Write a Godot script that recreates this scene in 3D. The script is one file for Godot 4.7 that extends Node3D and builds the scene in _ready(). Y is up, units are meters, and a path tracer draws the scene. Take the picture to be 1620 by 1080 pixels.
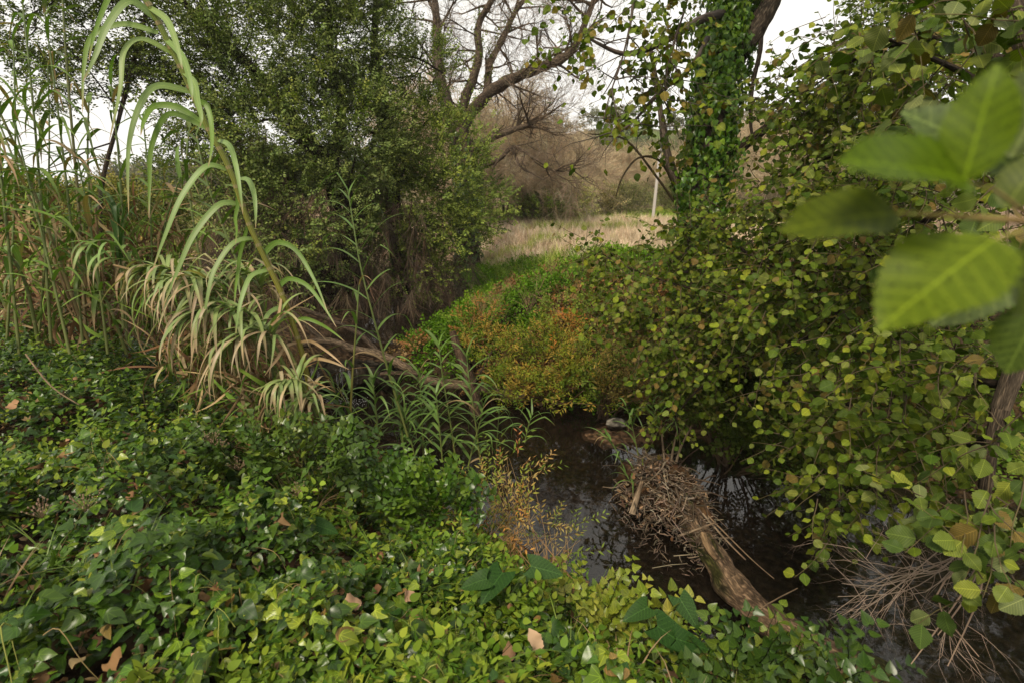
extends Node3D

const EYE := Vector3(0, 3.0, 0)
const PITCH := 17.0
var cs := cos(deg_to_rad(PITCH))
var sn := sin(deg_to_rad(PITCH))
var rng := RandomNumberGenerator.new()
var nz := FastNoiseLite.new()
var nf := FastNoiseLite.new()
var M := {}
var taken := {}

# ------------------------------------------------------------------ helpers
func R(a: float, b: float) -> float:
	return rng.randf_range(a, b)

func RV() -> Vector3:
	return Vector3(R(-1, 1), R(-1, 1), R(-1, 1))

func P(u: float, v: float, t: float) -> Vector3:   # the point that a surveyor standing at the eye finds t metres ahead
	var a := (u - 810.0) / 810.0
	var b := (540.0 - v) / 810.0
	return EYE + Vector3(a, -sn + b * cs, -cs - b * sn) * t

func L(r: float, g: float, b: float) -> Color:
	return Color(r, g, b)

func jit(c: Color, k: float) -> Color:
	if c.g > c.r * 1.02 and c.g > c.b * 1.4:   # living green
		c = Color(c.r * 0.98, c.g * 1.0, c.b * 0.58)
	var m := 1.0 + R(-k, k)
	return Color(c.r * m * (1.0 + R(-k, k) * 0.4), c.g * m, c.b * m * (1.0 + R(-k, k) * 0.3))

func ss(a: float, b: float, x: float) -> float:
	return smoothstep(a, b, x)

func smooth(p: Array, per: int) -> PackedVector3Array:
	var out := PackedVector3Array()
	var n := p.size()
	for i in n - 1:
		var a: Vector3 = p[maxi(i - 1, 0)]
		var b: Vector3 = p[i]
		var c: Vector3 = p[i + 1]
		var d: Vector3 = p[mini(i + 2, n - 1)]
		for k in per:
			out.append(b.cubic_interpolate(c, a, d, float(k) / per))
	out.append(p[n - 1])
	return out

func pxs(a: Array) -> Array:
	var o := []
	for q in a:
		o.append(P(q[0], q[1], q[2]))
	return o

func ramp(n: int, r0: float, r1: float, power := 1.0) -> PackedFloat32Array:
	var o := PackedFloat32Array()
	for i in n:
		o.append(lerpf(r0, r1, pow(float(i) / maxi(n - 1, 1), power)))
	return o

func frame(at: Vector3, dir: Vector3, nrm: Vector3, s := 1.0) -> Transform3D:
	var z := dir.normalized()
	var y := nrm - z * nrm.dot(z)
	if y.length() < 0.001:
		y = Vector3.UP if absf(z.y) < 0.9 else Vector3.RIGHT
		y = y - z * y.dot(z)
	y = y.normalized()
	return Transform3D(Basis(y.cross(z) * s, y * s, z * s), at)

class MB:
	var v := PackedVector3Array()
	var n := PackedVector3Array()
	var c := PackedColorArray()
	var uv := PackedVector2Array()
	var ix := PackedInt32Array()
	var given := false

	func vert(p: Vector3, col: Color, t: Vector2, nn := Vector3.ZERO) -> int:
		v.append(p)
		n.append(nn)
		c.append(col)
		uv.append(t)
		return v.size() - 1

	func quad(a: int, b: int, d: int, e: int) -> void:
		ix.append_array(PackedInt32Array([a, b, d, a, d, e]))

	func tube(p: PackedVector3Array, r: PackedFloat32Array, sides: int, c0: Color, c1: Color, lump := 0.0, noise: FastNoiseLite = null, moss := Color(0, 0, 0, 0)) -> void:
		var k := p.size()
		var first := v.size()
		var d := (p[1] - p[0]).normalized()
		var x := d.cross(Vector3(0.31, 0.93, 0.2)).normalized()
		var along := 0.0
		for i in k:
			d = (p[mini(i + 1, k - 1)] - p[maxi(i - 1, 0)]).normalized()
			x = (x - d * x.dot(d)).normalized()
			var y := d.cross(x)
			if i > 0:
				along += p[i].distance_to(p[i - 1])
			var f := float(i) / (k - 1)
			var col := c0.lerp(c1, f)
			for s in sides + 1:
				var a := TAU * s / sides
				var o := x * cos(a) + y * sin(a)
				var rr := r[i]
				var cc := col
				if noise:
					rr *= 1.0 + lump * noise.get_noise_3dv(p[i] * 3.0 + o * 0.9)
					if moss.a > 0.0:
						cc = col.lerp(moss, smoothstep(0.05, 0.25, noise.get_noise_3dv(p[i] * 1.7 + o * 0.7) - 0.15 + o.y * 0.15) * moss.a)
				vert(p[i] + o * rr, cc, Vector2(float(s) / sides, along * 2.0), o)
		for i in k - 1:
			for s in sides:
				var a := first + i * (sides + 1) + s
				quad(a, a + sides + 1, a + sides + 2, a + 1)

	func cap(p: Vector3, d: Vector3, r: float, sides: int, col: Color) -> void:   # a flat round end
		var x := d.cross(Vector3(0.31, 0.93, 0.2)).normalized()
		var y := d.cross(x)
		var m := vert(p, col, Vector2(0.5, 0.5), d)
		for s in sides + 1:
			var a := TAU * s / sides
			vert(p + (x * cos(a) + y * sin(a)) * r, col, Vector2(0.5 + cos(a) * 0.5, 0.5 + sin(a) * 0.5), d)
		for s in sides:
			ix.append_array(PackedInt32Array([m, m + 2 + s, m + 1 + s]))

	func strap(p: PackedVector3Array, side: PackedVector3Array, w: PackedFloat32Array, fold: float, cols: PackedColorArray) -> void:
		var k := p.size()
		var first := v.size()
		for i in k:
			var d := (p[mini(i + 1, k - 1)] - p[maxi(i - 1, 0)]).normalized()
			var up := side[i].cross(d).normalized()
			var f := float(i) / (k - 1)
			vert(p[i] - side[i] * w[i] + up * w[i] * fold, cols[i], Vector2(0, f))
			vert(p[i], cols[i] * 1.05, Vector2(0.5, f))
			vert(p[i] + side[i] * w[i] + up * w[i] * fold, cols[i], Vector2(1, f))
		for i in k - 1:
			var a := first + i * 3
			quad(a, a + 3, a + 4, a + 1)
			quad(a + 1, a + 4, a + 5, a + 2)

	func leaf(t: Transform3D, half: PackedVector2Array, col: Color, rib: Color, fold: float, curl: float, wave := 0.0, ph := 0.0) -> void:
		var k := half.size()
		var first := v.size()
		for i in k:
			var x := half[i].x
			var z := half[i].y
			var zm := clampf(z, 0.0, 1.0)
			var y := -curl * z * z
			var w := wave * sin(z * 9.0 + ph)
			vert(t * Vector3(-x, y + fold * x + w * x, z), col, Vector2(0.5 - x, z))
			vert(t * Vector3(0, -curl * zm * zm, zm), rib, Vector2(0.5, zm))
			vert(t * Vector3(x, y + fold * x - w * x, z), col, Vector2(0.5 + x, z))
		for i in k - 1:
			var a := first + i * 3
			quad(a, a + 3, a + 4, a + 1)
			quad(a + 1, a + 4, a + 5, a + 2)

	func mesh() -> ArrayMesh:
		var acc := PackedVector3Array()
		acc.resize(v.size())
		for i in range(0, ix.size(), 3):
			var a := ix[i]
			var b := ix[i + 1]
			var d := ix[i + 2]
			if n[a] != Vector3.ZERO:
				continue
			var f := (v[d] - v[a]).cross(v[b] - v[a])
			acc[a] += f
			acc[b] += f
			acc[d] += f
		for i in v.size():
			if n[i] == Vector3.ZERO:
				n[i] = acc[i].normalized() if acc[i].length() > 1e-12 else Vector3.UP
		var arr := []
		arr.resize(Mesh.ARRAY_MAX)
		arr[Mesh.ARRAY_VERTEX] = v
		arr[Mesh.ARRAY_NORMAL] = n
		arr[Mesh.ARRAY_COLOR] = c
		arr[Mesh.ARRAY_TEX_UV] = uv
		arr[Mesh.ARRAY_INDEX] = ix
		var m := ArrayMesh.new()
		m.add_surface_from_arrays(Mesh.PRIMITIVE_TRIANGLES, arr)
		return m

func numbered(s: String) -> String:
	if not taken.has(s):
		taken[s] = 0
		return s
	taken[s] += 1
	return "%s_%03d" % [s, taken[s]]

func thing(called: String, label: String, category: String, group := "", at := Vector3.ZERO) -> Node3D:
	var o := Node3D.new()
	o.name = numbered(called)
	o.position = at
	add_child(o)
	tag(o, label, category, group)
	return o

func tag(o: Node, label: String, category: String, group := "") -> void:
	o.set_meta("label", label)
	o.set_meta("category", category)
	if group:
		o.set_meta("group", group)

func part(called: String, m: Mesh, look: Material, parent: Node, kind := "") -> MeshInstance3D:
	var o := MeshInstance3D.new()
	o.mesh = m
	o.material_override = look
	if parent == self:
		o.name = numbered(called)
	else:
		var k := "%d/%s" % [parent.get_instance_id(), called]
		if taken.has(k):
			taken[k] += 1
			o.name = "%s_%03d" % [called, taken[k]]
		else:
			taken[k] = 0
			o.name = called
		if parent is Node3D:
			o.position = -parent.position
	parent.add_child(o, true)
	if kind:
		o.set_meta("kind", kind)
	return o

func scatter(called: String, meshes: Array, mat: Material, xf: Array, col: Array, parent: Node) -> void:   # copies spread over the meshes, a stuff part
	for k in meshes.size():
		var idx := range(k, xf.size(), meshes.size())
		if idx.is_empty():
			continue
		var mm := MultiMesh.new()
		mm.transform_format = MultiMesh.TRANSFORM_3D
		mm.use_colors = true
		mm.mesh = meshes[k]
		mm.instance_count = idx.size()
		var j := 0
		for i in idx:
			mm.set_instance_transform(j, xf[i])
			mm.set_instance_color(j, col[i])
			j += 1
		var o := MultiMeshInstance3D.new()
		o.multimesh = mm
		o.material_override = mat
		o.name = called if k == 0 else "%s_%03d" % [called, k]
		if parent is Node3D and parent != self:
			o.position = -parent.position
		parent.add_child(o, true)
		o.set_meta("kind", "stuff")

# ------------------------------------------------------------------ the lie of the land
const STREAM := [[-2.9, -6.8, 0.5], [-1.4, -6.2, 0.85], [-0.4, -5.75, 1.05], [0.4, -5.2, 1.35], [1.5, -4.4, 1.35], [2.6, -3.65, 1.4], [4.0, -2.9, 1.5], [8, -1.2, 1.2], [30, 6, 1.4]]
const UPPER := [[-2.6, -7.0, 0.6], [-2.5, -8.2, 0.75], [-2.1, -9.6, 0.75], [-1.6, -12, 0.65], [-3.0, -18, 0.6], [-16, -40, 0.6]]

func chain(x: float, z: float, a: Array) -> float:
	var best := 1e9
	for i in a.size() - 1:
		var p: Array = a[i]
		var q: Array = a[i + 1]
		var dx: float = q[0] - p[0]
		var dz: float = q[1] - p[1]
		var f := clampf(((x - p[0]) * dx + (z - p[1]) * dz) / (dx * dx + dz * dz), 0, 1)
		var ex: float = x - p[0] - dx * f
		var ez: float = z - p[1] - dz * f
		best = minf(best, sqrt(ex * ex + ez * ez) - lerpf(p[2], q[2], f))
	return best

func nearside(x: float, z: float) -> bool:   # on the camera's bank
	if x < -2.7:
		return true
	return z > -6.4 + clampf(x + 1.3, 0, 20) * 0.62

func H(x: float, z: float) -> float:
	var d := chain(x, z, STREAM)
	var du := chain(x, z, UPPER)
	var lift := 0.5 * ss(-6.9, -7.5, z)
	if z < -6.2 and du < d:
		d = du
	else:
		d = minf(d, du) if z < -7.0 else d
	if d < 0.0:
		return maxf(-0.34, d * 0.9) + lift - 0.04 + nf.get_noise_2d(x * 2, z * 2) * 0.05
	var top := 1.42 if nearside(x, z) else 1.3
	var reach := 2.7 if nearside(x, z) else 3.4
	var h := lerpf(lift, top, ss(-0.02, reach, d)) + nz.get_noise_2d(x, z) * 0.13 * ss(0.1, 1.5, d)
	h += 0.16 * ss(3.0, 6.5, -z) * ss(-1.5, -4.5, x)
	var far := -z
	h += (13.0 + 3.0 * nz.get_noise_2d(x * 0.05, z * 0.05) + 3.5 * ss(0, 70, x)) * ss(52, 150, far + 0.1 * absf(x)) * ss(-35, -5, x)
	return h

# ------------------------------------------------------------------ textures and materials
func tex(img: Image) -> ImageTexture:
	img.generate_mipmaps()
	return ImageTexture.create_from_image(img)

func vein_texture(kind: String, size: int) -> ImageTexture:
	var im := Image.create(size, size, false, Image.FORMAT_RGB8)
	for j in size:
		for i in size:
			var u := (i + 0.5) / size - 0.5
			var z := (j + 0.5) / size
			var a := absf(u)
			var g := 0.0
			var n := nf.get_noise_2d(i * 260.0 / size, j * 260.0 / size)
			if kind == "alder":
				var q := fposmod((z - a * 0.75 - 0.02) / 0.105, 1.0)
				var f := absf(q - 0.5) * 2.0
				g = ss(0.84, 0.99, f) * 0.75 + ss(0.02, 0.004, a) - (1.0 - f) * 0.12
			elif kind == "near":
				var q := fposmod((z - a * 0.8 + 0.25 * a * a + 0.012 * n) / 0.125, 1.0)
				var f := absf(q - 0.5) * 2.0
				var cross := absf(fposmod((z * 0.8 + a + 0.02 * n) / 0.03, 1.0) - 0.5) * 2.0
				g = ss(0.88, 1.0, f) * 0.8 - (1.0 - f) * 0.15 + ss(0.014, 0.003, a) * 1.2 + ss(0.85, 1.0, cross) * 0.1 + 0.25 * n - ss(0.35, 0.6, nz.get_noise_2d(i * 0.1, j * 0.1)) * 1.4
			elif kind == "ivy":
				var ang := atan2(a, z - 0.03)
				var rr := Vector2(a, z - 0.03).length()
				for s in [0.0, 0.62, 1.25]:
					g = maxf(g, ss(0.02, 0.006, absf(ang - s) * rr) * 0.9)
				g += 0.12 * n
			else:
				g = 0.35 * ss(0.3, 0.9, sin(u * 60.0) * 0.5 + 0.5) + 0.3 * ss(0.06, 0.02, a)
			var b := clampf(0.74 + 0.26 * g + 0.09 * n, 0.0, 1.0)
			var y := clampf(g, 0.0, 1.0) * 0.1
			im.set_pixel(i, j, Color(minf(b + y, 1.0), b, b * (1.0 - 0.1 * n)))
	return tex(im)

func bark_texture(size: int, deep: bool) -> ImageTexture:
	var im := Image.create(size, size, false, Image.FORMAT_RGB8)
	var n := FastNoiseLite.new()
	n.seed = 4
	n.frequency = 0.03
	n.fractal_octaves = 4
	for j in size:
		for i in size:
			var a := TAU * i / size
			var x := cos(a) * size / TAU
			var y := sin(a) * size / TAU
			var f := n.get_noise_3d(x * 2.6, y * 2.6, j * 0.45)
			var g := absf(f)
			var b := 0.45 + 0.9 * g + 0.25 * n.get_noise_3d(x * 0.6, y * 0.6, j * 0.3)
			if not deep:
				b = 0.72 + 0.3 * f + 0.25 * n.get_noise_3d(x * 0.6, y * 0.6, j * 0.8)
			b = clampf(b, 0.12, 1.0)
			im.set_pixel(i, j, Color(b, b * 0.97, b * 0.93))
	return tex(im)

func soil_texture(size: int) -> ImageTexture:
	var n := FastNoiseLite.new()
	n.seed = 11
	n.frequency = 0.02
	n.fractal_octaves = 5
	var g := n.get_seamless_image(size, size)
	var im := Image.create(size, size, false, Image.FORMAT_RGB8)
	for j in size:
		for i in size:
			var b := clampf(g.get_pixel(i, j).r * 1.1 + 0.1, 0.2, 1.0)
			im.set_pixel(i, j, Color(b, b * 0.98, b * 0.94))
	return tex(im)

func mat(t: Texture2D, rough: float, back := Color.BLACK, spec := 0.5, height := 0.0) -> StandardMaterial3D:
	var m := StandardMaterial3D.new()
	m.vertex_color_use_as_albedo = true
	m.roughness = rough
	m.metallic_specular = spec
	m.cull_mode = BaseMaterial3D.CULL_DISABLED
	if t:
		m.albedo_texture = t
		if height > 0.0:
			m.heightmap_enabled = true
			m.heightmap_scale = height
			m.heightmap_texture = t
	if back != Color.BLACK:
		m.backlight_enabled = true
		m.backlight = back
	return m

func tinted(base: StandardMaterial3D, c: Color) -> StandardMaterial3D:
	var m: StandardMaterial3D = base.duplicate()
	m.albedo_color = c.linear_to_srgb()
	return m

func make_materials() -> void:
	M.alder = mat(vein_texture("alder", 256), 0.5, Color(0.6, 0.7, 0.12), 0.2)
	M.near = mat(vein_texture("near", 512), 0.45, Color(1.0, 1.0, 0.2), 0.25)
	M.ivy = mat(vein_texture("ivy", 256), 0.3, Color(0.5, 0.6, 0.12), 0.36)
	M.reed = mat(vein_texture("reed", 128), 0.45, Color(0.65, 0.75, 0.4), 0.4)
	M.small = mat(null, 0.48, Color(0.55, 0.65, 0.15), 0.22)
	M.dry = mat(null, 0.8, Color(0.4, 0.36, 0.25), 0.25)
	M.bark = mat(bark_texture(256, true), 0.88, Color.BLACK, 0.25, 1.2)
	M.wood = mat(bark_texture(256, false), 0.85, Color.BLACK, 0.25, 0.5)
	M.twig = mat(null, 0.85, Color.BLACK, 0.25)
	var so := soil_texture(512)
	M.soil = mat(so, 0.95, Color.BLACK, 0.2, 2.0)
	M.soil.uv1_triplanar = true
	M.soil.uv1_world_triplanar = true
	M.soil.uv1_scale = Vector3(0.9, 0.9, 0.9)
	var w := StandardMaterial3D.new()
	w.transparency = BaseMaterial3D.TRANSPARENCY_ALPHA
	w.albedo_color = Color(0.075, 0.06, 0.045, 0.5)
	w.roughness = 0.03
	w.metallic_specular = 0.5
	var rn := FastNoiseLite.new()
	rn.seed = 21
	rn.frequency = 0.012
	rn.fractal_octaves = 2
	var rip := rn.get_seamless_image(512, 512)
	rip.convert(Image.FORMAT_RGB8)
	w.heightmap_enabled = true
	w.heightmap_scale = 0.06
	w.heightmap_texture = tex(rip)
	w.uv1_scale = Vector3(0.8, 0.8, 0.8)
	M.water = w

# ------------------------------------------------------------------ leaf shapes
var IVY := [
	PackedVector2Array([Vector2(0.02, 0.1), Vector2(0.26, -0.04), Vector2(0.5, 0.14), Vector2(0.3, 0.36), Vector2(0.24, 0.6), Vector2(0.1, 0.86), Vector2(0.0, 1.0)]),
	PackedVector2Array([Vector2(0.02, 0.08), Vector2(0.22, -0.08), Vector2(0.42, 0.08), Vector2(0.42, 0.3), Vector2(0.28, 0.6), Vector2(0.12, 0.85), Vector2(0.0, 1.0)]),
	PackedVector2Array([Vector2(0.02, 0.06), Vector2(0.3, 0.0), Vector2(0.56, 0.3), Vector2(0.3, 0.42), Vector2(0.2, 0.7), Vector2(0.0, 1.0)]),
	PackedVector2Array([Vector2(0.01, 0.0), Vector2(0.2, 0.06), Vector2(0.33, 0.3), Vector2(0.28, 0.6), Vector2(0.12, 0.86), Vector2(0.0, 1.0)])]
var OVAL := PackedVector2Array([Vector2(0.0, 0.0), Vector2(0.24, 0.2), Vector2(0.3, 0.5), Vector2(0.0, 1.0)])
var LANCE := PackedVector2Array([Vector2(0.0, 0.0), Vector2(0.12, 0.25), Vector2(0.13, 0.5), Vector2(0.0, 1.0)])
var ARUM := PackedVector2Array([Vector2(0.0, 0.2), Vector2(0.16, -0.06), Vector2(0.3, -0.2), Vector2(0.36, -0.05), Vector2(0.34, 0.2), Vector2(0.29, 0.45), Vector2(0.2, 0.7), Vector2(0.09, 0.89), Vector2(0.0, 1.0)])

func finer(h: PackedVector2Array) -> PackedVector2Array:
	var o := PackedVector2Array()
	for i in h.size() - 1:
		var a := h[maxi(i - 1, 0)]
		var d := h[mini(i + 2, h.size() - 1)]
		o.append(h[i])
		o.append(h[i].cubic_interpolate(h[i + 1], a, d, 0.5))
	o.append(h[h.size() - 1])
	return o

func alder_half(n: int, tooth: float, broad: float) -> PackedVector2Array:
	var o := PackedVector2Array()
	for i in n + 1:
		var s := float(i) / n
		var w := broad * pow(sin(PI * pow(s, 0.84)), 0.74) if i > 0 and i < n else 0.0
		w *= 1.0 - tooth * (0.5 if i % 2 else -0.5)
		o.append(Vector2(w, s))
	o[n].x = 0.04
	return o

func one_leaf(half: PackedVector2Array, fold: float, curl: float, wave := 0.0, ph := 0.0) -> ArrayMesh:
	var b := MB.new()
	b.leaf(Transform3D(), half, Color.WHITE, Color(1.12, 1.12, 1.0), fold, curl, wave, ph)
	return b.mesh()

func sprig(half: PackedVector2Array, n: int, size: float, length: float, spread: float, droop: float, twig: Color, c: Color, vary: float) -> ArrayMesh:
	var b := MB.new()
	var p := PackedVector3Array()
	var d := Vector3(0, 0.1, 1).normalized()
	var at := Vector3.ZERO
	for i in 5:
		p.append(at)
		d = (d + RV() * 0.18 + Vector3(0, -droop * 0.2, 0)).normalized()
		at += d * length / 4
	b.tube(p, ramp(5, length * 0.012, length * 0.005), 3, twig, twig)
	for i in n:
		var f := (i + 0.6) / n * 3.99
		var k := int(f)
		var q := p[k].lerp(p[k + 1], f - k)
		var side := Vector3(1 if i % 2 else -1, R(-0.2, 0.7), 0)
		var dir := (side * spread + Vector3(0, 0, 0.7) + RV() * 0.45 + Vector3(0, -droop, 0)).normalized()
		var s := size * R(0.7, 1.2)
		var cc := jit(c, vary)
		b.leaf(frame(q + dir * size * 0.2, dir, Vector3(0, 1, 0.2) + RV() * 0.6, s), half, cc, cc * 1.1, R(0.05, 0.4), R(-0.05, 0.25))
	return b.mesh()

func bare_spray(n: int, length: float, c: Color) -> ArrayMesh:   # a fan of fine leafless twigs
	var b := MB.new()
	for i in n:
		var p := PackedVector3Array()
		var d := (Vector3(0, 0, 1) + RV() * 0.55).normalized()
		var at := Vector3(0, 0, R(0, 0.3) * length) * (1.0 if i else 0.0)
		var k := 4
		for j in k:
			p.append(at)
			d = (d + RV() * 0.22).normalized()
			at += d * length * R(0.5, 1.0) / k
		b.tube(p, ramp(k, length * 0.006, length * 0.002), 3, jit(c, 0.25), c)
	return b.mesh()

func curved_leaf(start: Vector3, d0: Vector3, length: float, width: float, droop: float, green: Color, tip: Color, dead: float, twist := 0.0) -> ArrayMesh:   # a strap leaf that bends under its weight
	var b := MB.new()
	var k := 15
	var p := PackedVector3Array()
	var sd := PackedVector3Array()
	var w := PackedFloat32Array()
	var cols := PackedColorArray()
	var d := d0.normalized()
	var side := d.cross(Vector3.UP)
	if side.length() < 0.1:
		side = Vector3.RIGHT
	side = side.normalized()
	var at := start
	var wob := RV() * 0.09
	var kink := rng.randi_range(4, 26)
	for i in k:
		var f := float(i) / (k - 1)
		if i == kink:
			d = (d + Vector3(R(-0.3, 0.3), -R(0.5, 1.3), R(-0.3, 0.3))).normalized()
		p.append(at)
		sd.append(side.rotated(d, twist * f))
		w.append(width * 0.5 * minf(1.0, 0.6 + 2.2 * f) * (1.0 - pow(f, 1.7)) * R(0.9, 1.08) + 0.0004)
		cols.append(green.lerp(tip, ss(0.95 - dead, 1.05 - dead * 0.6, f)) * (1.0 + 0.12 * sin(f * 9.0 + start.x * 9.0)))
		d = (d + Vector3(0, -1, 0) * droop * (0.4 + 1.6 * f) / k * 2.4 + wob * f + RV() * 0.03).normalized()
		at += d * length / (k - 1)
	b.strap(p, sd, w, 0.22, cols)
	return b.mesh()

func path_leaf(pts: Array, width: float, green: Color, tip: Color, dead: float, roll: float) -> ArrayMesh:   # a strap leaf along given points
	var b := MB.new()
	var p := smooth(pts, 6)
	var k := p.size()
	var sd := PackedVector3Array()
	var w := PackedFloat32Array()
	var cols := PackedColorArray()
	for i in k:
		var f := float(i) / (k - 1)
		var d := (p[mini(i + 1, k - 1)] - p[maxi(i - 1, 0)]).normalized()
		var s := d.cross(Vector3(0.25, 0.45, 0.85)).normalized()
		sd.append(s.rotated(d, roll * (1.0 - f * 0.7)))
		w.append(width * 0.5 * minf(1.0, 0.7 + 2.0 * f) * (1.0 - pow(f, 2.6)) + 0.0005)
		cols.append(green.lerp(tip, ss(0.95 - dead, 1.05 - dead * 0.6, f)))
	b.strap(p, sd, w, 0.2, cols)
	return b.mesh()

# ------------------------------------------------------------------ plants
func grow(b: MB, at: Vector3, dir: Vector3, length: float, r: float, level: int, o: Dictionary, ends: Array) -> void:
	var n := clampi(int(length / o.seg), 3, 9)
	var p := PackedVector3Array([at])
	var d := dir.normalized()
	for i in n:
		d = (d + RV() * o.wob + Vector3(0, o.up, 0)).normalized()
		at += d * length / n
		p.append(at)
	var sides: int = [8, 6, 4, 3, 3, 3][mini(level, 5)]
	var last: bool = level >= o.deep
	b.tube(p, ramp(n + 1, r, r * (0.3 if last else 0.45)), sides, o.col, o.tip if last else o.col)
	if last:
		ends.append([at, d])
		return
	var kids: int = o.kids[level]
	for i in kids:
		var f := R(0.25, 1.0) if i else 1.0
		var k := mini(int(f * n), n - 1)
		var base := p[k].lerp(p[k + 1], f * n - k)
		var axis := (p[k + 1] - p[k]).normalized()
		var out := (axis + (RV().cross(axis)).normalized() * R(0.5, 1.2)).normalized()
		grow(b, base, out, length * R(0.45, 0.75), r * lerpf(0.75, 0.4, f) * R(0.7, 1.0), level + 1, o, ends)

func limb(b: MB, pts: Array, r0: float, r1: float, sides: int, c0: Color, c1: Color, moss := Color(0, 0, 0, 0)) -> PackedVector3Array:
	var p := smooth(pts, 5)
	b.tube(p, ramp(p.size(), r0, r1), sides, c0, c1, 0.45, nf, moss)
	return p

func sprout(b: MB, p: PackedVector3Array, n: int, length: float, r: float, o: Dictionary, ends: Array, from := 0.2) -> void:
	for i in n:
		var f := R(from, 1.0) * (p.size() - 1.01)
		var k := int(f)
		var axis := (p[k + 1] - p[k]).normalized()
		var out := (axis * 0.6 + RV().normalized()).normalized()
		grow(b, p[k].lerp(p[k + 1], f - k), out, length * R(0.5, 1.1), r * R(0.6, 1.0), 1, o, ends)

func blob(u: float, v: float, t: float, ru: float, rv: float, rd: float) -> Array:
	return [P(u, v, t), ru * t / 810.0, rv * t / 810.0, rd]

func in_blob(q: Array, shell := 0.33) -> Vector3:   # a point in an egg, more often near its skin
	var d := RV()
	while d.length() > 1.0 or d.length() < 0.05:
		d = RV()
	d = d.normalized() * pow(rng.randf(), shell)
	var c: Vector3 = q[0]
	return c + Vector3(d.x * q[1], d.y * q[2], d.z * q[3])

func crown(called: String, blobs: Array, count: int, meshes: Array, mt: Material, colors: Array, parent: Node, gap: float, size := 1.0, up := 0.5, clump := 1.1) -> void:   # leafy sprigs through a crown with gaps in it
	var xf := []
	var col := []
	var total := 0.0
	for q in blobs:
		total += q[1] * q[2] * q[3]
	for q in blobs:
		var n := int(count * q[1] * q[2] * q[3] / total)
		for i in n:
			var p := in_blob(q)
			if nz.get_noise_3dv(p * clump * 4.0) < gap:
				continue
			var c: Vector3 = q[0]
			var out := (p - c).normalized() + Vector3(0, up, 0) + RV() * 0.8
			xf.append(frame(p, out, Vector3(0, 1, 0.35) + RV() * 0.5, size * R(0.7, 1.25)))
			var tone := nz.get_noise_3dv(p * 3.1 + Vector3(50, 0, 0)) * 0.5 + 0.5
			var base: Color = colors[clampi(int(tone * colors.size() + R(-0.8, 0.8)), 0, colors.size() - 1)]
			col.append(jit(base, 0.22))
	scatter(called, meshes, mt, xf, col, parent)

func sprays(b: MB, blobs: Array, count: int, leaf_size: float, face: Vector3, out: Array, gap := -1.0) -> void:   # leafy shoots; each leaf goes to out as [transform, distance measure]
	var total := 0.0
	for q in blobs:
		total += q[1] * q[2] * q[3]
	for q in blobs:
		for i in maxi(3, int(count * q[1] * q[2] * q[3] / total)):
			var c: Vector3 = q[0]
			var at := in_blob(q, 0.5)
			if nz.get_noise_3dv(at * 3.2) < gap:
				continue
			var d := ((at - c) * 0.9 + Vector3(-0.25, -0.15, 0.15) + RV() * 0.7).normalized()
			var n := rng.randi_range(4, 8)
			var length := R(0.2, 0.42)
			var p := PackedVector3Array()
			var q2 := at
			for k in 5:
				p.append(q2)
				d = (d + RV() * 0.2 + Vector3(0, -0.05, 0)).normalized()
				q2 += d * length / 4
			b.tube(p, ramp(5, 0.0035, 0.0014), 3, L(0.07, 0.05, 0.035), L(0.11, 0.09, 0.04))
			for k in n:
				var f := (k + 0.7) / n * 3.99
				var s := p[int(f)].lerp(p[int(f) + 1], f - int(f))
				var side := d.cross(Vector3.UP).normalized() * (1.0 if k % 2 else -1.0)
				var dir := (d * 0.5 + side * 0.8 + RV() * 0.5 + Vector3(0, -0.3, 0)).normalized()
				var sz := leaf_size * (R(0.45, 1.0) + 0.35 * rng.randf() * rng.randf())
				out.append(frame(s + dir * 0.012, dir, face + RV() * 1.05, sz))

func leaves_out(parent: Node3D, called: String, all: Array, meshes: Array, base: StandardMaterial3D, colors: Array, singles: int) -> void:   # the leaves that show largest as parts, the rest as stuff
	var rank := []
	for t: Transform3D in all:
		var d := (t.origin - EYE).dot(Vector3(0, -sn, -cs))
		var q := t.origin - EYE
		var seen: bool = absf(q.x / d) < 1.02 and absf(q.dot(Vector3(0, cs, -sn)) / d) < 0.69
		rank.append([-(t.basis.x.length() / d) if seen else 0.0, t])
	rank.sort_custom(func(a, b): return a[0] < b[0])
	var mats := []
	for c in colors:
		mats.append(tinted(base, c))
	var xf := []
	var col := []
	for i in rank.size():
		var t: Transform3D = rank[i][1]
		if i < singles:
			var o := part(called, meshes[i % meshes.size()], mats[rng.randi() % mats.size()], parent)
			o.transform = Transform3D(t.basis, t.origin - parent.position)
		else:
			xf.append(t)
			col.append(jit(colors[rng.randi() % colors.size()], 0.2))
	if xf.size():
		scatter(called + "_mass", meshes, base, xf, col, parent)

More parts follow.
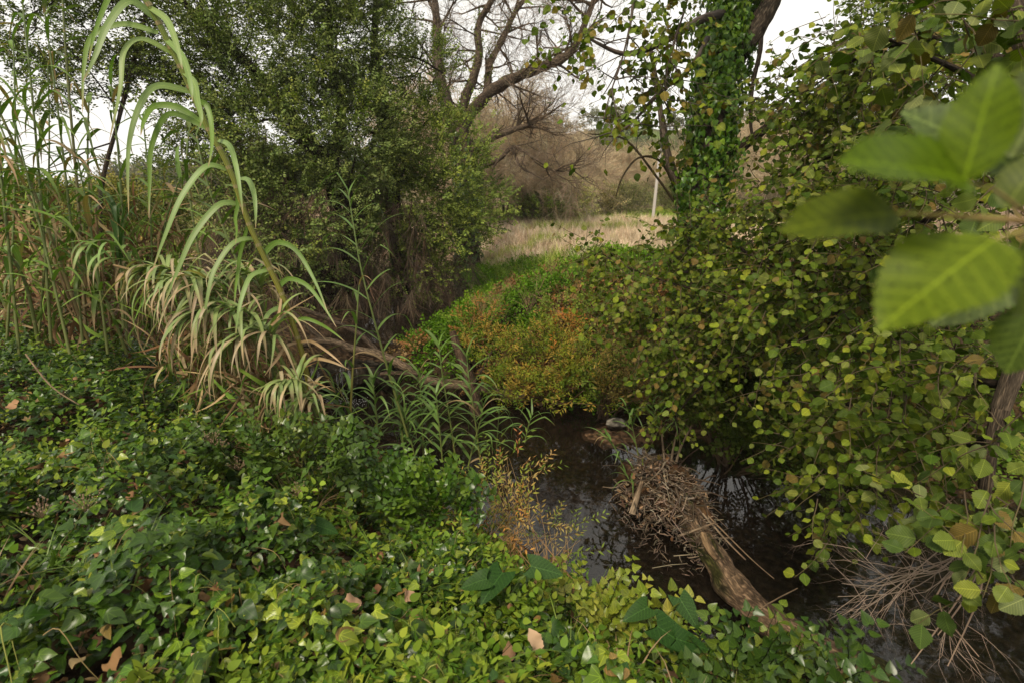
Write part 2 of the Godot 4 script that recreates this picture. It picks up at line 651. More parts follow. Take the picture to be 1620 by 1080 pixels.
func reed(called: String, label: String, group: String, pts: Array, n: int, length: float, width: float, o := {}) -> Node3D:
	var p := smooth(pts, 5)
	var root := thing(called, label, "reed", group, p[0])
	var r: float = o.get("r", 0.014)
	var green: Color = o.get("green", L(0.18, 0.3, 0.1))
	var tan: Color = o.get("tan", L(0.46, 0.33, 0.17))
	var b := MB.new()
	b.tube(p, ramp(p.size(), r, r * 0.45), 8, o.get("stem", L(0.2, 0.24, 0.06)), o.get("stem2", L(0.16, 0.25, 0.07)))
	part("stem", b.mesh(), M.reed, root)
	if r > 0.0115:
		for i in range(2, p.size() - 1, 2):
			var d := (p[i + 1] - p[i]).normalized()
			var rr := lerpf(r, r * 0.45, float(i) / (p.size() - 1))
			var nb := MB.new()
			nb.tube(PackedVector3Array([p[i] - d * 0.009, p[i], p[i] + d * 0.009]), PackedFloat32Array([rr * 1.02, rr * 1.25, rr * 1.02]), 8, L(0.36, 0.32, 0.14), L(0.36, 0.32, 0.14))
			part("node", nb.mesh(), M.reed, root)
	var az: float = o.get("az", R(0, PI))
	var from: float = o.get("from", 0.25)
	var rise: float = o.get("rise", 0.8)
	for i in n:
		var f := lerpf(from, 0.985, float(i) / maxi(n - 1, 1)) * (p.size() - 1)
		var k := mini(int(f), p.size() - 2)
		var at := p[k].lerp(p[k + 1], f - k)
		var axis := (p[k + 1] - p[k]).normalized()
		var wild: float = o.get("wild", 0.5)
		var a := az + (PI if i % 2 else 0.0) + R(-wild, wild)
		var side := Vector3(cos(a), 0.0, sin(a))
		var last := float(i) / n
		var d0 := axis * rise * (1.0 + ss(0.7, 1.0, last) * 2.0) + side + Vector3(0, R(-0.3, 0.9) * (wild - 0.5), 0)
		var dead: float = o.get("dead", 0.25) * R(0.2, 1.8)
		var g := jit(green, 0.2)
		if rng.randf() < o.get("brown", 0.08):
			g = jit(tan, 0.2)
		var len := length * R(0.7, 1.15) * (0.7 + 0.5 * sin(PI * minf(1.0, last + 0.15)))
		part("leaf", curved_leaf(at, d0, len, width * R(0.75, 1.2), o.get("droop", 1.0) * R(0.6, 1.3), g, jit(tan, 0.2), dead, R(-0.8, 0.8)), M.reed, root)
	return root

func tuft_mesh(n: int, tall: float, wide: float, spread: float, c: Color, droop: float) -> ArrayMesh:
	var b := MB.new()
	for i in n:
		var a := R(0, TAU)
		var d := Vector3(cos(a) * spread, 1.0, sin(a) * spread).normalized()
		var at := Vector3(cos(a), 0, sin(a)) * R(0, 0.05)
		var p := PackedVector3Array()
		var sd := PackedVector3Array()
		var w := PackedFloat32Array()
		var cols := PackedColorArray()
		var side := Vector3(-sin(a), 0, cos(a))
		var cc := jit(c, 0.25)
		var l := tall * R(0.6, 1.1)
		for k in 5:
			p.append(at)
			sd.append(side)
			w.append(wide * 0.5 * (1.0 - pow(k / 4.0, 2.0)) + 0.0003)
			cols.append(cc)
			d = (d + Vector3(0, -droop * (k + 1) * 0.12, 0) + RV() * 0.07).normalized()
			at += d * l / 4
		b.strap(p, sd, w, 0.1, cols)
	return b.mesh()

# ------------------------------------------------------------------ the scene
func _ready() -> void:
	rng.seed = 77
	nz.seed = 3
	nz.frequency = 0.35
	nz.fractal_octaves = 3
	nf.seed = 9
	nf.frequency = 0.8
	nf.fractal_octaves = 3

	var cam := Camera3D.new()
	cam.name = "camera"
	cam.position = EYE
	cam.rotation_degrees = Vector3(-PITCH, 0, 0)
	var ca := CameraAttributesPhysical.new()
	ca.frustum_focal_length = 18.0
	ca.frustum_focus_distance = 3.8
	ca.frustum_near = 0.05
	ca.frustum_far = 900.0
	ca.exposure_aperture = 3.2
	cam.fov = 67.38
	cam.near = 0.05
	cam.far = 900.0
	cam.attributes = ca
	add_child(cam)

	var sky := ProceduralSkyMaterial.new()
	sky.sky_top_color = Color(0.95, 0.94, 0.91)
	sky.sky_horizon_color = Color(0.97, 0.96, 0.94)
	sky.sky_curve = 0.2
	sky.ground_bottom_color = Color(0.2, 0.19, 0.15)
	sky.ground_horizon_color = Color(0.5, 0.5, 0.45)
	sky.sky_energy_multiplier = 0.7
	var env := Environment.new()
	env.background_mode = Environment.BG_SKY
	env.sky = Sky.new()
	env.sky.sky_material = sky
	env.tonemap_mode = Environment.TONE_MAPPER_LINEAR
	env.tonemap_exposure = 2.9
	env.fog_enabled = true
	env.fog_density = 0.0007
	env.fog_light_color = Color(0.95, 0.94, 0.92)
	env.sdfgi_enabled = true
	env.ssao_enabled = true
	env.ssil_enabled = true
	var we := WorldEnvironment.new()
	we.name = "world_environment"
	we.environment = env
	add_child(we)

	var sun := DirectionalLight3D.new()
	sun.name = "sun"
	sun.light_color = Color(1.0, 0.95, 0.86)
	sun.light_energy = 0.5
	sun.light_angular_distance = 14.0
	sun.shadow_enabled = true
	sun.rotation_degrees = Vector3(-52, -28, 0)
	add_child(sun)

	make_materials()
	ground()
	water()
	distance()
	dense_trees()
	bare_tree()
	ivy_tree()
	far_bank()
	near_alder()
	reeds()
	logs()
	carpet()
	details()

func ground() -> void:
	var b := MB.new()
	var nx := 170
	var nzz := 190
	for j in nzz + 1:
		var fz := float(j) / nzz
		var z := 6.0 - 15.0 * fz - 190.0 * pow(fz, 4.0) - 6.0 * fz * fz
		for i in nx + 1:
			var fx := float(i) / nx * 2.0 - 1.0
			var x := 11.0 * fx + 170.0 * pow(absf(fx), 5.0) * signf(fx)
			var h := H(x, z)
			var soil := L(0.085, 0.058, 0.036)
			var n := nf.get_noise_2d(x * 0.6, z * 0.6)
			var c := soil
			var field := ss(-11.5, -13.5, z + n) * ss(-50, -40, z)
			c = c.lerp(L(0.4, 0.29, 0.2), field)
			c = c.lerp(L(0.13, 0.13, 0.05), ss(-42, -55, z))
			if z < -60:
				c = c.lerp(L(0.2, 0.3, 0.08), ss(0.1, 0.3, nz.get_noise_2d(x * 0.09, z * 0.09)))
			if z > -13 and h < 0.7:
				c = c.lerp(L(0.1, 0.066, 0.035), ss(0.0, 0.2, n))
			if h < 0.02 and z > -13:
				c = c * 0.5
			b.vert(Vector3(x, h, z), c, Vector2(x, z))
	for j in nzz:
		for i in nx:
			var a := j * (nx + 1) + i
			b.quad(a, a + nx + 1, a + nx + 2, a + 1)
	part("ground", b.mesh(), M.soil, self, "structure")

func sheet(path: Array, y: float, extra: float, from: int, to: int) -> ArrayMesh:
	var b := MB.new()
	var pts := []
	for i in range(from, to):
		pts.append(Vector3(path[i][0], y, path[i][1]))
	var p := smooth(pts, 8)
	for i in p.size():
		var d := (p[mini(i + 1, p.size() - 1)] - p[maxi(i - 1, 0)]).normalized()
		var s := Vector3(-d.z, 0, d.x)
		for k in 7:
			var q := p[i] + s * (k / 3.0 - 1.0) * extra
			b.vert(q, Color.WHITE, Vector2(q.x, q.z), Vector3.UP)
	for i in p.size() - 1:
		for k in 6:
			var a := i * 7 + k
			b.quad(a, a + 7, a + 8, a + 1)
	return b.mesh()

func water() -> void:
	part("stream_water", sheet(STREAM, 0.0, 2.0, 0, STREAM.size()), M.water, self, "structure")
	part("upper_stream_water", sheet(UPPER, 0.5, 1.0, 1, UPPER.size()), M.water, self, "structure")
	# the low fall between them: a stone lip and thin white strands of water
	var root := thing("waterfall", "small white cascade over a dark ledge behind the tall leaning reed", "waterfall", "", P(545, 620, 7.6))
	var lip := MB.new()
	for i in 7:
		var q := Vector3(-3.3 + i * 0.24, 0.2 + R(-0.05, 0.05), -7.25 + R(-0.1, 0.1))
		lip.tube(PackedVector3Array([q + Vector3(-0.2, 0.0, 0), q + Vector3(-0.12, 0.06, 0.02), q, q + Vector3(0.12, 0.05, 0), q + Vector3(0.2, 0, 0)]), PackedFloat32Array([0.02, 0.2, 0.26, 0.2, 0.02]), 9, L(0.05, 0.045, 0.035), L(0.06, 0.05, 0.04), 0.5, nf)
	part("ledge", lip.mesh(), M.soil, root)
	var st := MB.new()
	for i in 120:
		var x := R(-3.05, -2.2)
		if nf.get_noise_1d(x * 9.0) < 0.02:
			continue
		var p := PackedVector3Array()
		var sd := PackedVector3Array()
		var w := PackedFloat32Array()
		var cols := PackedColorArray()
		var g := R(0.1, 0.4)
		var cut := R(0.0, 0.5)
		for k in 7:
			var f := cut + (k / 6.0) * R(0.3, 0.5)
			p.append(Vector3(x + R(-0.01, 0.01), 0.5 - 0.5 * f * f - 0.02 * f, -6.98 + 0.16 * sqrt(f) + R(-0.03, 0.03)))
			sd.append(Vector3.RIGHT)
			w.append(R(0.0008, 0.005))
			cols.append(Color(g, g, g * 1.03))
		st.strap(p, sd, w, 0.3, cols)
	for i in 260:
		var q := Vector3(R(-3.1, -2.1), R(0.0, 0.05), -6.8 + R(-0.1, 0.14))
		st.tube(PackedVector3Array([q, q + Vector3(0, 0.006, 0), q + Vector3(0, 0.012, 0)]), PackedFloat32Array([0.001, 0.007, 0.001]), 5, Color(0.5, 0.5, 0.5), Color(0.6, 0.6, 0.6))
	var foam := mat(null, 0.4)
	foam.transparency = BaseMaterial3D.TRANSPARENCY_ALPHA
	foam.albedo_color = Color(1, 1, 1, 0.5)
	part("falling_water", st.mesh(), foam, root, "stuff")

func distance() -> void:
	# wooded hill
	var hill := [sprig(OVAL, 12, 0.5, 1.6, 0.9, 0.1, L(0.06, 0.05, 0.03), Color.WHITE, 0.25), sprig(OVAL, 14, 0.45, 1.3, 1.0, 0.2, L(0.06, 0.05, 0.03), Color.WHITE, 0.3)]
	var xf := []
	var col := []
	var tones := [L(0.06, 0.085, 0.03), L(0.1, 0.105, 0.045), L(0.15, 0.125, 0.07), L(0.045, 0.07, 0.03), L(0.17, 0.15, 0.085)]
	for i in 420:
		var z := -R(58, 150)
		var x := R(-1.0, 1.0) * -z * 0.75
		if nz.get_noise_2d(x * 0.09, z * 0.09) > 0.16:
			continue
		var c: Color = tones[rng.randi() % 5]
		var s := R(1.3, 3.0)
		var h := H(x, z)
		for k in 34:
			var d := RV().normalized() * pow(rng.randf(), 0.4)
			xf.append(frame(Vector3(x, h + s * 0.9, z) + d * s, d + Vector3(0, 0.6, 0), Vector3.UP + RV() * 0.5, R(0.7, 1.3)))
			col.append(jit(c, 0.25))
	var hw := thing("hillside_wood", "distant wooded hillside closing the view beyond the field", "wood")
	hw.set_meta("kind", "stuff")
	scatter("trees", hill, M.small, xf, col, hw)

	# a far row of brown leafless trees behind the field
	var o := {"seg": 0.7, "wob": 0.13, "up": 0.03, "deep": 4, "kids": [6, 5, 4, 3], "col": L(0.2, 0.155, 0.11), "tip": L(0.34, 0.25, 0.155)}
	var spray := [bare_spray(6, 1.5, L(0.5, 0.39, 0.25)), bare_spray(6, 1.3, L(0.44, 0.37, 0.24)), bare_spray(6, 1.7, L(0.42, 0.32, 0.2))]
	var made := []
	for k in 3:
		var root := Node3D.new()
		var b := MB.new()
		var ends := []
		for s in 3:
			grow(b, Vector3(R(-0.3, 0.3), -0.2, R(-0.3, 0.3)), Vector3(R(-0.5, 0.5), 1, R(-0.5, 0.5)), R(2.0, 2.8), 0.09, 0, o, ends)
		made.append([root, b.mesh(), ends])
	var spots := [[800, 34, 23, 0.95, "tall brown leafless tree filling the gap beside the twisted bare tree"], [848, 30, 24, 0.85, "round brown leafless tree at the left edge of the dry field"],
		[895, 32, 28, 0.8, "brown leafless tree with drooping twigs behind the pale yellow bush"], [770, 25, 21, 0.7, "low brown leafless tree nearest the ivied bare trunk"], [940, 36, 31, 0.75, "leafless grey-brown tree behind the middle of the field"],
		[985, 36, 32, 0.72, "leafless grey-brown tree left of the pale pole"], [1075, 36, 32, 0.8, "leafless brown tree right of the pale pole"], [1130, 30, 33, 1.1, "leafless brown tree half hidden by the ivy-clad trunk"], [1210, 36, 35, 1.1, "leafless brown tree seen between the ivy-clad trunk and the alder"],
		[700, 36, 33, 1.3, "leafless tree far behind the dense evergreen"], [1270, 36, 36, 1.2, "leafless brown tree glimpsed through the alder leaves"]]
	for i in spots.size():
		var s: Array = spots[i]
		var g := P(s[0], 293, s[2])
		g.y = H(g.x, g.z)
		var root := thing("leafless_tree", s[4], "tree", "leafless trees beyond the field", g)
		var m: Array = made[i % 3]
		var br := part("branches", m[1], M.twig, root)
		br.position = Vector3.ZERO
		br.rotation.y = i * 1.3
		br.scale = Vector3.ONE * s[3]
		var xs := []
		var cs2 := []
		for e in m[2]:
			for q in 2:
				xs.append(Transform3D(Basis(Vector3.UP, i * 1.3) * s[3], g) * frame(e[0] - e[1] * R(0, 0.6), e[1] + RV() * 0.5 + Vector3(0, -0.25, 0), RV(), R(0.7, 1.2)))
				cs2.append(jit(Color.WHITE, 0.25))
		scatter("twigs", spray, M.twig, xs, cs2, root)

	# bushes along the far edge of the field
	var bush := [sprig(OVAL, 10, 0.09, 0.5, 0.9, 0.1, L(0.08, 0.06, 0.04), Color.WHITE, 0.3), sprig(LANCE, 12, 0.12, 0.5, 0.8, 0.2, L(0.08, 0.06, 0.04), Color.WHITE, 0.3)]
	var bs := [[905, 318, 24, 32, 28, L(0.4, 0.4, 0.13), "pale yellow-green bush at the far edge of the field"], [940, 320, 27, 40, 22, L(0.24, 0.2, 0.09), "olive bush behind the pale yellow one"], [990, 320, 28, 40, 24, L(0.16, 0.16, 0.06), "dark olive bush left of the pale pole"],
		[1085, 315, 30, 50, 30, L(0.12, 0.13, 0.05), "olive bush right of the pale pole"], [860, 328, 22, 40, 14, L(0.15, 0.2, 0.05), "low green bush under the brown leafless trees"], [1000, 262, 52, 70, 26, L(0.25, 0.3, 0.12), "bright green bush on the slope beyond the field"]]
	for s in bs:
		var q := blob(s[0], s[1], s[2], s[3], s[4], 1.3)
		var g: Vector3 = q[0]
		g.y = H(g.x, g.z)
		var root := thing("field_edge_bush", s[6], "bush", "bushes beyond the field", g)
		var c: Color = s[5]
		crown("foliage", [q], 700, bush, M.small, [c, c * 1.4, c * 0.7], root, -0.3, 1.0, 0.6, 0.4)
		var b := MB.new()
		for k in 6:
			var e := in_blob(q)
			b.tube(PackedVector3Array([g, g.lerp(e, 0.5) + RV() * 0.1, e]), ramp(3, 0.03, 0.006), 4, L(0.1, 0.07, 0.05), L(0.12, 0.09, 0.06))
		part("stems", b.mesh(), M.twig, root, "stuff")

	# dry grass of the field
	var tufts := [tuft_mesh(16, 0.45, 0.012, 0.5, Color.WHITE, 0.5), tuft_mesh(14, 0.35, 0.012, 0.7, Color.WHITE, 0.7), tuft_mesh(18, 0.55, 0.01, 0.35, Color.WHITE, 0.3)]
	var gx := []
	var gc := []
	for i in 16000:
		var z := -R(12.0, 34)
		var x := R(-0.35, 0.75) * -z
		if chain(x, z, UPPER) < 0.8:
			continue
		gx.append(frame(Vector3(x, H(x, z) - 0.03, z), Vector3(R(-1, 1), 0, R(-1, 1)), Vector3.UP, R(0.6, 1.1)))
		var green := ss(0.12, 0.3, nz.get_noise_2d(x * 0.5 + 7, z * 0.9)) * 0.8 if z > -22 else ss(-24.5, -27, z)
		gc.append(jit(L(0.58, 0.46, 0.33).lerp(L(0.2, 0.3, 0.04), green), 0.25))
	for i in 9000:   # the rough meadow beyond the reeds
		var z := -R(4.0, 30)
		var x := -R(5.5, 16) - 0.5 * absf(z) * rng.randf()
		gx.append(frame(Vector3(x, H(x, z) - 0.03, z), Vector3(R(-1, 1), 0, R(-1, 1)), Vector3.UP, R(0.6, 1.2)))
		gc.append(jit(L(0.4, 0.31, 0.17).lerp(L(0.16, 0.25, 0.04), ss(-0.1, 0.2, nz.get_noise_2d(x, z))), 0.25))
	var fg := thing("field_grass", "pinkish dry grass of the field beyond the stream and rough meadow behind the reeds", "grass")
	fg.set_meta("kind", "stuff")
	scatter("blades", tufts, M.dry, gx, gc, fg)

	# pole
	var g2 := P(1034, 330, 25)
	g2.y = H(g2.x, g2.z)
	var pole := thing("concrete_pole", "pale concrete pole standing at the edge of the dry field", "pole", "", g2)
	var pb := MB.new()
	pb.tube(PackedVector3Array([g2 + Vector3(0, -0.2, 0), g2 + Vector3(0.05, 1.6, 0), g2 + Vector3(0.1, 3.4, 0)]), PackedFloat32Array([0.08, 0.075, 0.07]), 8, L(0.42, 0.39, 0.35), L(0.45, 0.42, 0.4))
	pb.cap(g2 + Vector3(0.1, 3.4, 0), Vector3.UP, 0.08, 8, L(0.55, 0.52, 0.47))
	part("shaft", pb.mesh(), M.twig, pole)
	var cb := MB.new()
	cb.tube(PackedVector3Array([g2 + Vector3(0.1, 3.3, 0), g2 + Vector3(0.1, 3.36, 0)]), PackedFloat32Array([0.1, 0.1]), 8, L(0.4, 0.38, 0.35), L(0.4, 0.38, 0.35))
	part("collar", cb.mesh(), M.twig, pole)

func dense_trees() -> void:
	var leaf := [sprig(OVAL, 11, 0.05, 0.24, 0.9, 0.15, L(0.07, 0.05, 0.035), Color.WHITE, 0.3), sprig(OVAL, 9, 0.056, 0.22, 0.8, 0.3, L(0.07, 0.05, 0.035), Color.WHITE, 0.3), sprig(OVAL, 12, 0.044, 0.28, 1.0, 0.0, L(0.07, 0.05, 0.035), Color.WHITE, 0.35)]
	var greens := [L(0.1, 0.13, 0.06), L(0.14, 0.175, 0.08), L(0.18, 0.22, 0.1), L(0.23, 0.26, 0.09)]
	var o := {"seg": 0.35, "wob": 0.2, "up": 0.02, "deep": 3, "kids": [4, 4, 3], "col": L(0.055, 0.042, 0.03), "tip": L(0.085, 0.062, 0.042)}
	var dark := L(0.05, 0.04, 0.03)
	# first tree
	var ga := P(505, 520, 10.2)
	ga.y = H(ga.x, ga.z)
	var a := thing("dense_evergreen_tree", "dense grey-green small-leaved tree behind the tall leaning reed", "tree", "", ga)
	var b := MB.new()
	var ends := []
	var p1 := limb(b, [ga + Vector3(0, -0.3, 0)] + pxs([[540, 400, 10], [560, 330, 9.9], [480, 210, 9.6], [400, 110, 9.3], [330, 45, 9.0], [270, -20, 8.8]]), 0.22, 0.05, 9, dark, L(0.07, 0.055, 0.04))
	sprout(b, p1, 14, 1.0, 0.035, o, ends, 0.35)
	var p2 := limb(b, [ga + Vector3(0.3, -0.3, 0)] + pxs([[560, 420, 10.1], [525, 300, 9.9], [540, 170, 9.8], [520, 60, 9.7], [530, -40, 9.6]]), 0.17, 0.04, 8, dark, dark)
	sprout(b, p2, 12, 1.0, 0.03, o, ends, 0.3)
	limb(b, pxs([[490, 250, 9.4], [445, 194, 9.2], [400, 195, 9.0], [345, 225, 8.8]]), 0.035, 0.012, 6, L(0.1, 0.075, 0.05), L(0.12, 0.09, 0.06))
	limb(b, pxs([[540, 290, 9.3], [510, 258, 9.1], [460, 262, 9.0]]), 0.025, 0.008, 5, L(0.1, 0.075, 0.05), L(0.12, 0.09, 0.06))
	part("trunk", b.mesh(), M.bark, a)
	var ba := [blob(440, 70, 9.2, 120, 100, 1.0), blob(545, 70, 9.6, 110, 100, 1.0), blob(350, 120, 9.0, 75, 100, 0.8), blob(430, 210, 9.2, 110, 90, 0.9), blob(540, 210, 9.5, 110, 100, 1.0), blob(400, 310, 9.1, 80, 90, 0.8), blob(480, 340, 9.4, 110, 100, 0.9), blob(350, 230, 9.2, 60, 80, 0.6), blob(450, 440, 9.7, 100, 60, 0.7), blob(450, -60, 9.3, 200, 90, 1.2)]
	crown("crown", ba, 19000, leaf, M.small, greens, a, -0.1)
	# second tree
	var gb := P(640, 500, 11.2)
	gb.y = H(gb.x, gb.z)
	var a2 := thing("dense_evergreen_tree", "dense olive-green tree whose twigs hang towards the grassy field", "tree", "", gb)
	var b2 := MB.new()
	ends = []
	var p3 := limb(b2, [gb + Vector3(0, -0.3, 0)] + pxs([[628, 400, 11.2], [622, 300, 11.1], [612, 220, 11], [600, 130, 10.8], [592, 60, 10.7], [600, -30, 10.6]]), 0.2, 0.06, 9, dark, dark)
	sprout(b2, p3, 10, 1.0, 0.03, o, ends, 0.35)
	var p4 := limb(b2, pxs([[622, 300, 11.1], [600, 100, 10.9], [625, 90, 10.6], [660, 92, 10.5], [700, 115, 10.4]]), 0.05, 0.015, 6, dark, L(0.08, 0.06, 0.045))
	sprout(b2, p4, 4, 0.7, 0.015, o, ends, 0.5)
	limb(b2, pxs([[612, 220, 11], [640, 265, 10.6], [615, 300, 10.4], [605, 250, 10.4]]), 0.02, 0.01, 5, dark, dark)
	limb(b2, pxs([[625, 320, 11.1], [650, 230, 10.9], [690, 180, 10.8], [740, 170, 10.7]]), 0.04, 0.012, 6, dark, dark)
	part("trunk", b2.mesh(), M.bark, a2)
	var bb := [blob(665, 105, 10.5, 70, 55, 0.7), blob(660, 220, 10.7, 75, 80, 0.8), blob(710, 270, 10.6, 70, 80, 0.8), blob(640, 320, 10.8, 90, 90, 0.8), blob(720, 350, 10.8, 75, 55, 0.7), blob(610, 420, 11.0, 90, 80, 0.7), blob(580, 250, 10.9, 70, 140, 0.9), blob(770, 320, 11.0, 45, 55, 0.6), blob(680, 420, 11.2, 60, 55, 0.6), blob(750, 215, 10.9, 40, 45, 0.5), blob(600, 60, 10.8, 50, 80, 0.6)]
	crown("crown", bb, 10500, leaf, M.small, [L(0.095, 0.13, 0.045), L(0.14, 0.18, 0.055), L(0.19, 0.23, 0.07), L(0.24, 0.27, 0.08)], a2, -0.08)
	# hanging brown twigs under both crowns
	var hang := [bare_spray(12, 0.8, L(0.13, 0.09, 0.06)), bare_spray(12, 0.9, L(0.1, 0.072, 0.05))]
	var xf := []
	var col := []
	for q in [blob(470, 400, 9.4, 110, 120, 0.6), blob(580, 380, 10.2, 110, 130, 0.6), blob(390, 300, 9.2, 80, 120, 0.5), blob(540, 470, 10, 120, 70, 0.5), blob(680, 430, 11.3, 70, 80, 0.5)]:
		for i in 160:
			var e := in_blob(q)
			xf.append(frame(e, Vector3(R(-0.5, 0.5), -1, R(-0.5, 0.5)), RV(), R(0.6, 1.2)))
			col.append(jit(Color.WHITE, 0.35))
	scatter("hanging_twigs", hang, M.twig, xf, col, a)
	# the loose tree at the upper left
	var gc := P(150, 420, 9.0)
	gc.y = H(gc.x, gc.z)
	var a3 := thing("loose_tree", "open-crowned tree letting white sky through above the left reeds", "tree", "", gc)
	var b3 := MB.new()
	ends = []
	var p5 := limb(b3, [gc + Vector3(0, -0.3, 0)] + pxs([[160, 300, 9], [190, 180, 8.9], [215, 80, 8.7], [240, -20, 8.6], [250, -120, 8.5]]), 0.04, 0.02, 8, L(0.12, 0.095, 0.07), L(0.12, 0.095, 0.07))
	sprout(b3, p5, 12, 1.3, 0.018, o, ends, 0.3)
	var p6 := limb(b3, pxs([[190, 180, 8.9], [130, 100, 8.7], [70, 50, 8.5], [0, 20, 8.3]]), 0.014, 0.006, 7, L(0.12, 0.095, 0.07), L(0.12, 0.095, 0.07))
	sprout(b3, p6, 8, 1.0, 0.012, o, ends, 0.3)
	part("trunk", b3.mesh(), M.bark, a3)
	var bc := [blob(60, 40, 8.5, 90, 70, 0.7), blob(180, 40, 8.7, 90, 70, 0.7), blob(280, 60, 8.9, 80, 80, 0.7), blob(60, 130, 8.5, 70, 40, 0.5), blob(290, 160, 9.0, 60, 70, 0.5), blob(230, 120, 8.8, 50, 50, 0.4), blob(150, -60, 8.6, 180, 60, 0.9), blob(150, 110, 8.8, 50, 40, 0.4), blob(300, 270, 9.3, 60, 60, 0.4)]
	crown("crown", bc, 7500, leaf, M.small, [L(0.07, 0.1, 0.03), L(0.11, 0.14, 0.04), L(0.15, 0.18, 0.05)], a3, -0.02)
	# hedge beyond the left reeds and the wood behind
	var hb := [blob(-40, 320, 13, 130, 40, 1.0), blob(90, 330, 13, 110, 35, 1.0), blob(210, 340, 12, 90, 45, 0.8)]
	var gh := P(60, 400, 13)
	gh.y = H(gh.x, gh.z)
	var h := thing("yellow_green_hedge", "low yellow-green hedge under the white sky behind the left reeds", "hedge", "", gh)
	crown("foliage", hb, 4200, leaf, M.small, [L(0.14, 0.15, 0.03), L(0.22, 0.2, 0.04), L(0.1, 0.13, 0.04), L(0.3, 0.24, 0.05)], h, -0.5, 1.4)
	var hs := MB.new()
	for i in 18:
		var e := in_blob(hb[i % 3])
		var f := Vector3(e.x, H(e.x, e.z) - 0.1, e.z)
		hs.tube(PackedVector3Array([f, f.lerp(e, 0.5) + RV() * 0.1, e]), ramp(3, 0.02, 0.005), 4, dark, dark)
	part("stems", hs.mesh(), M.twig, h, "stuff")

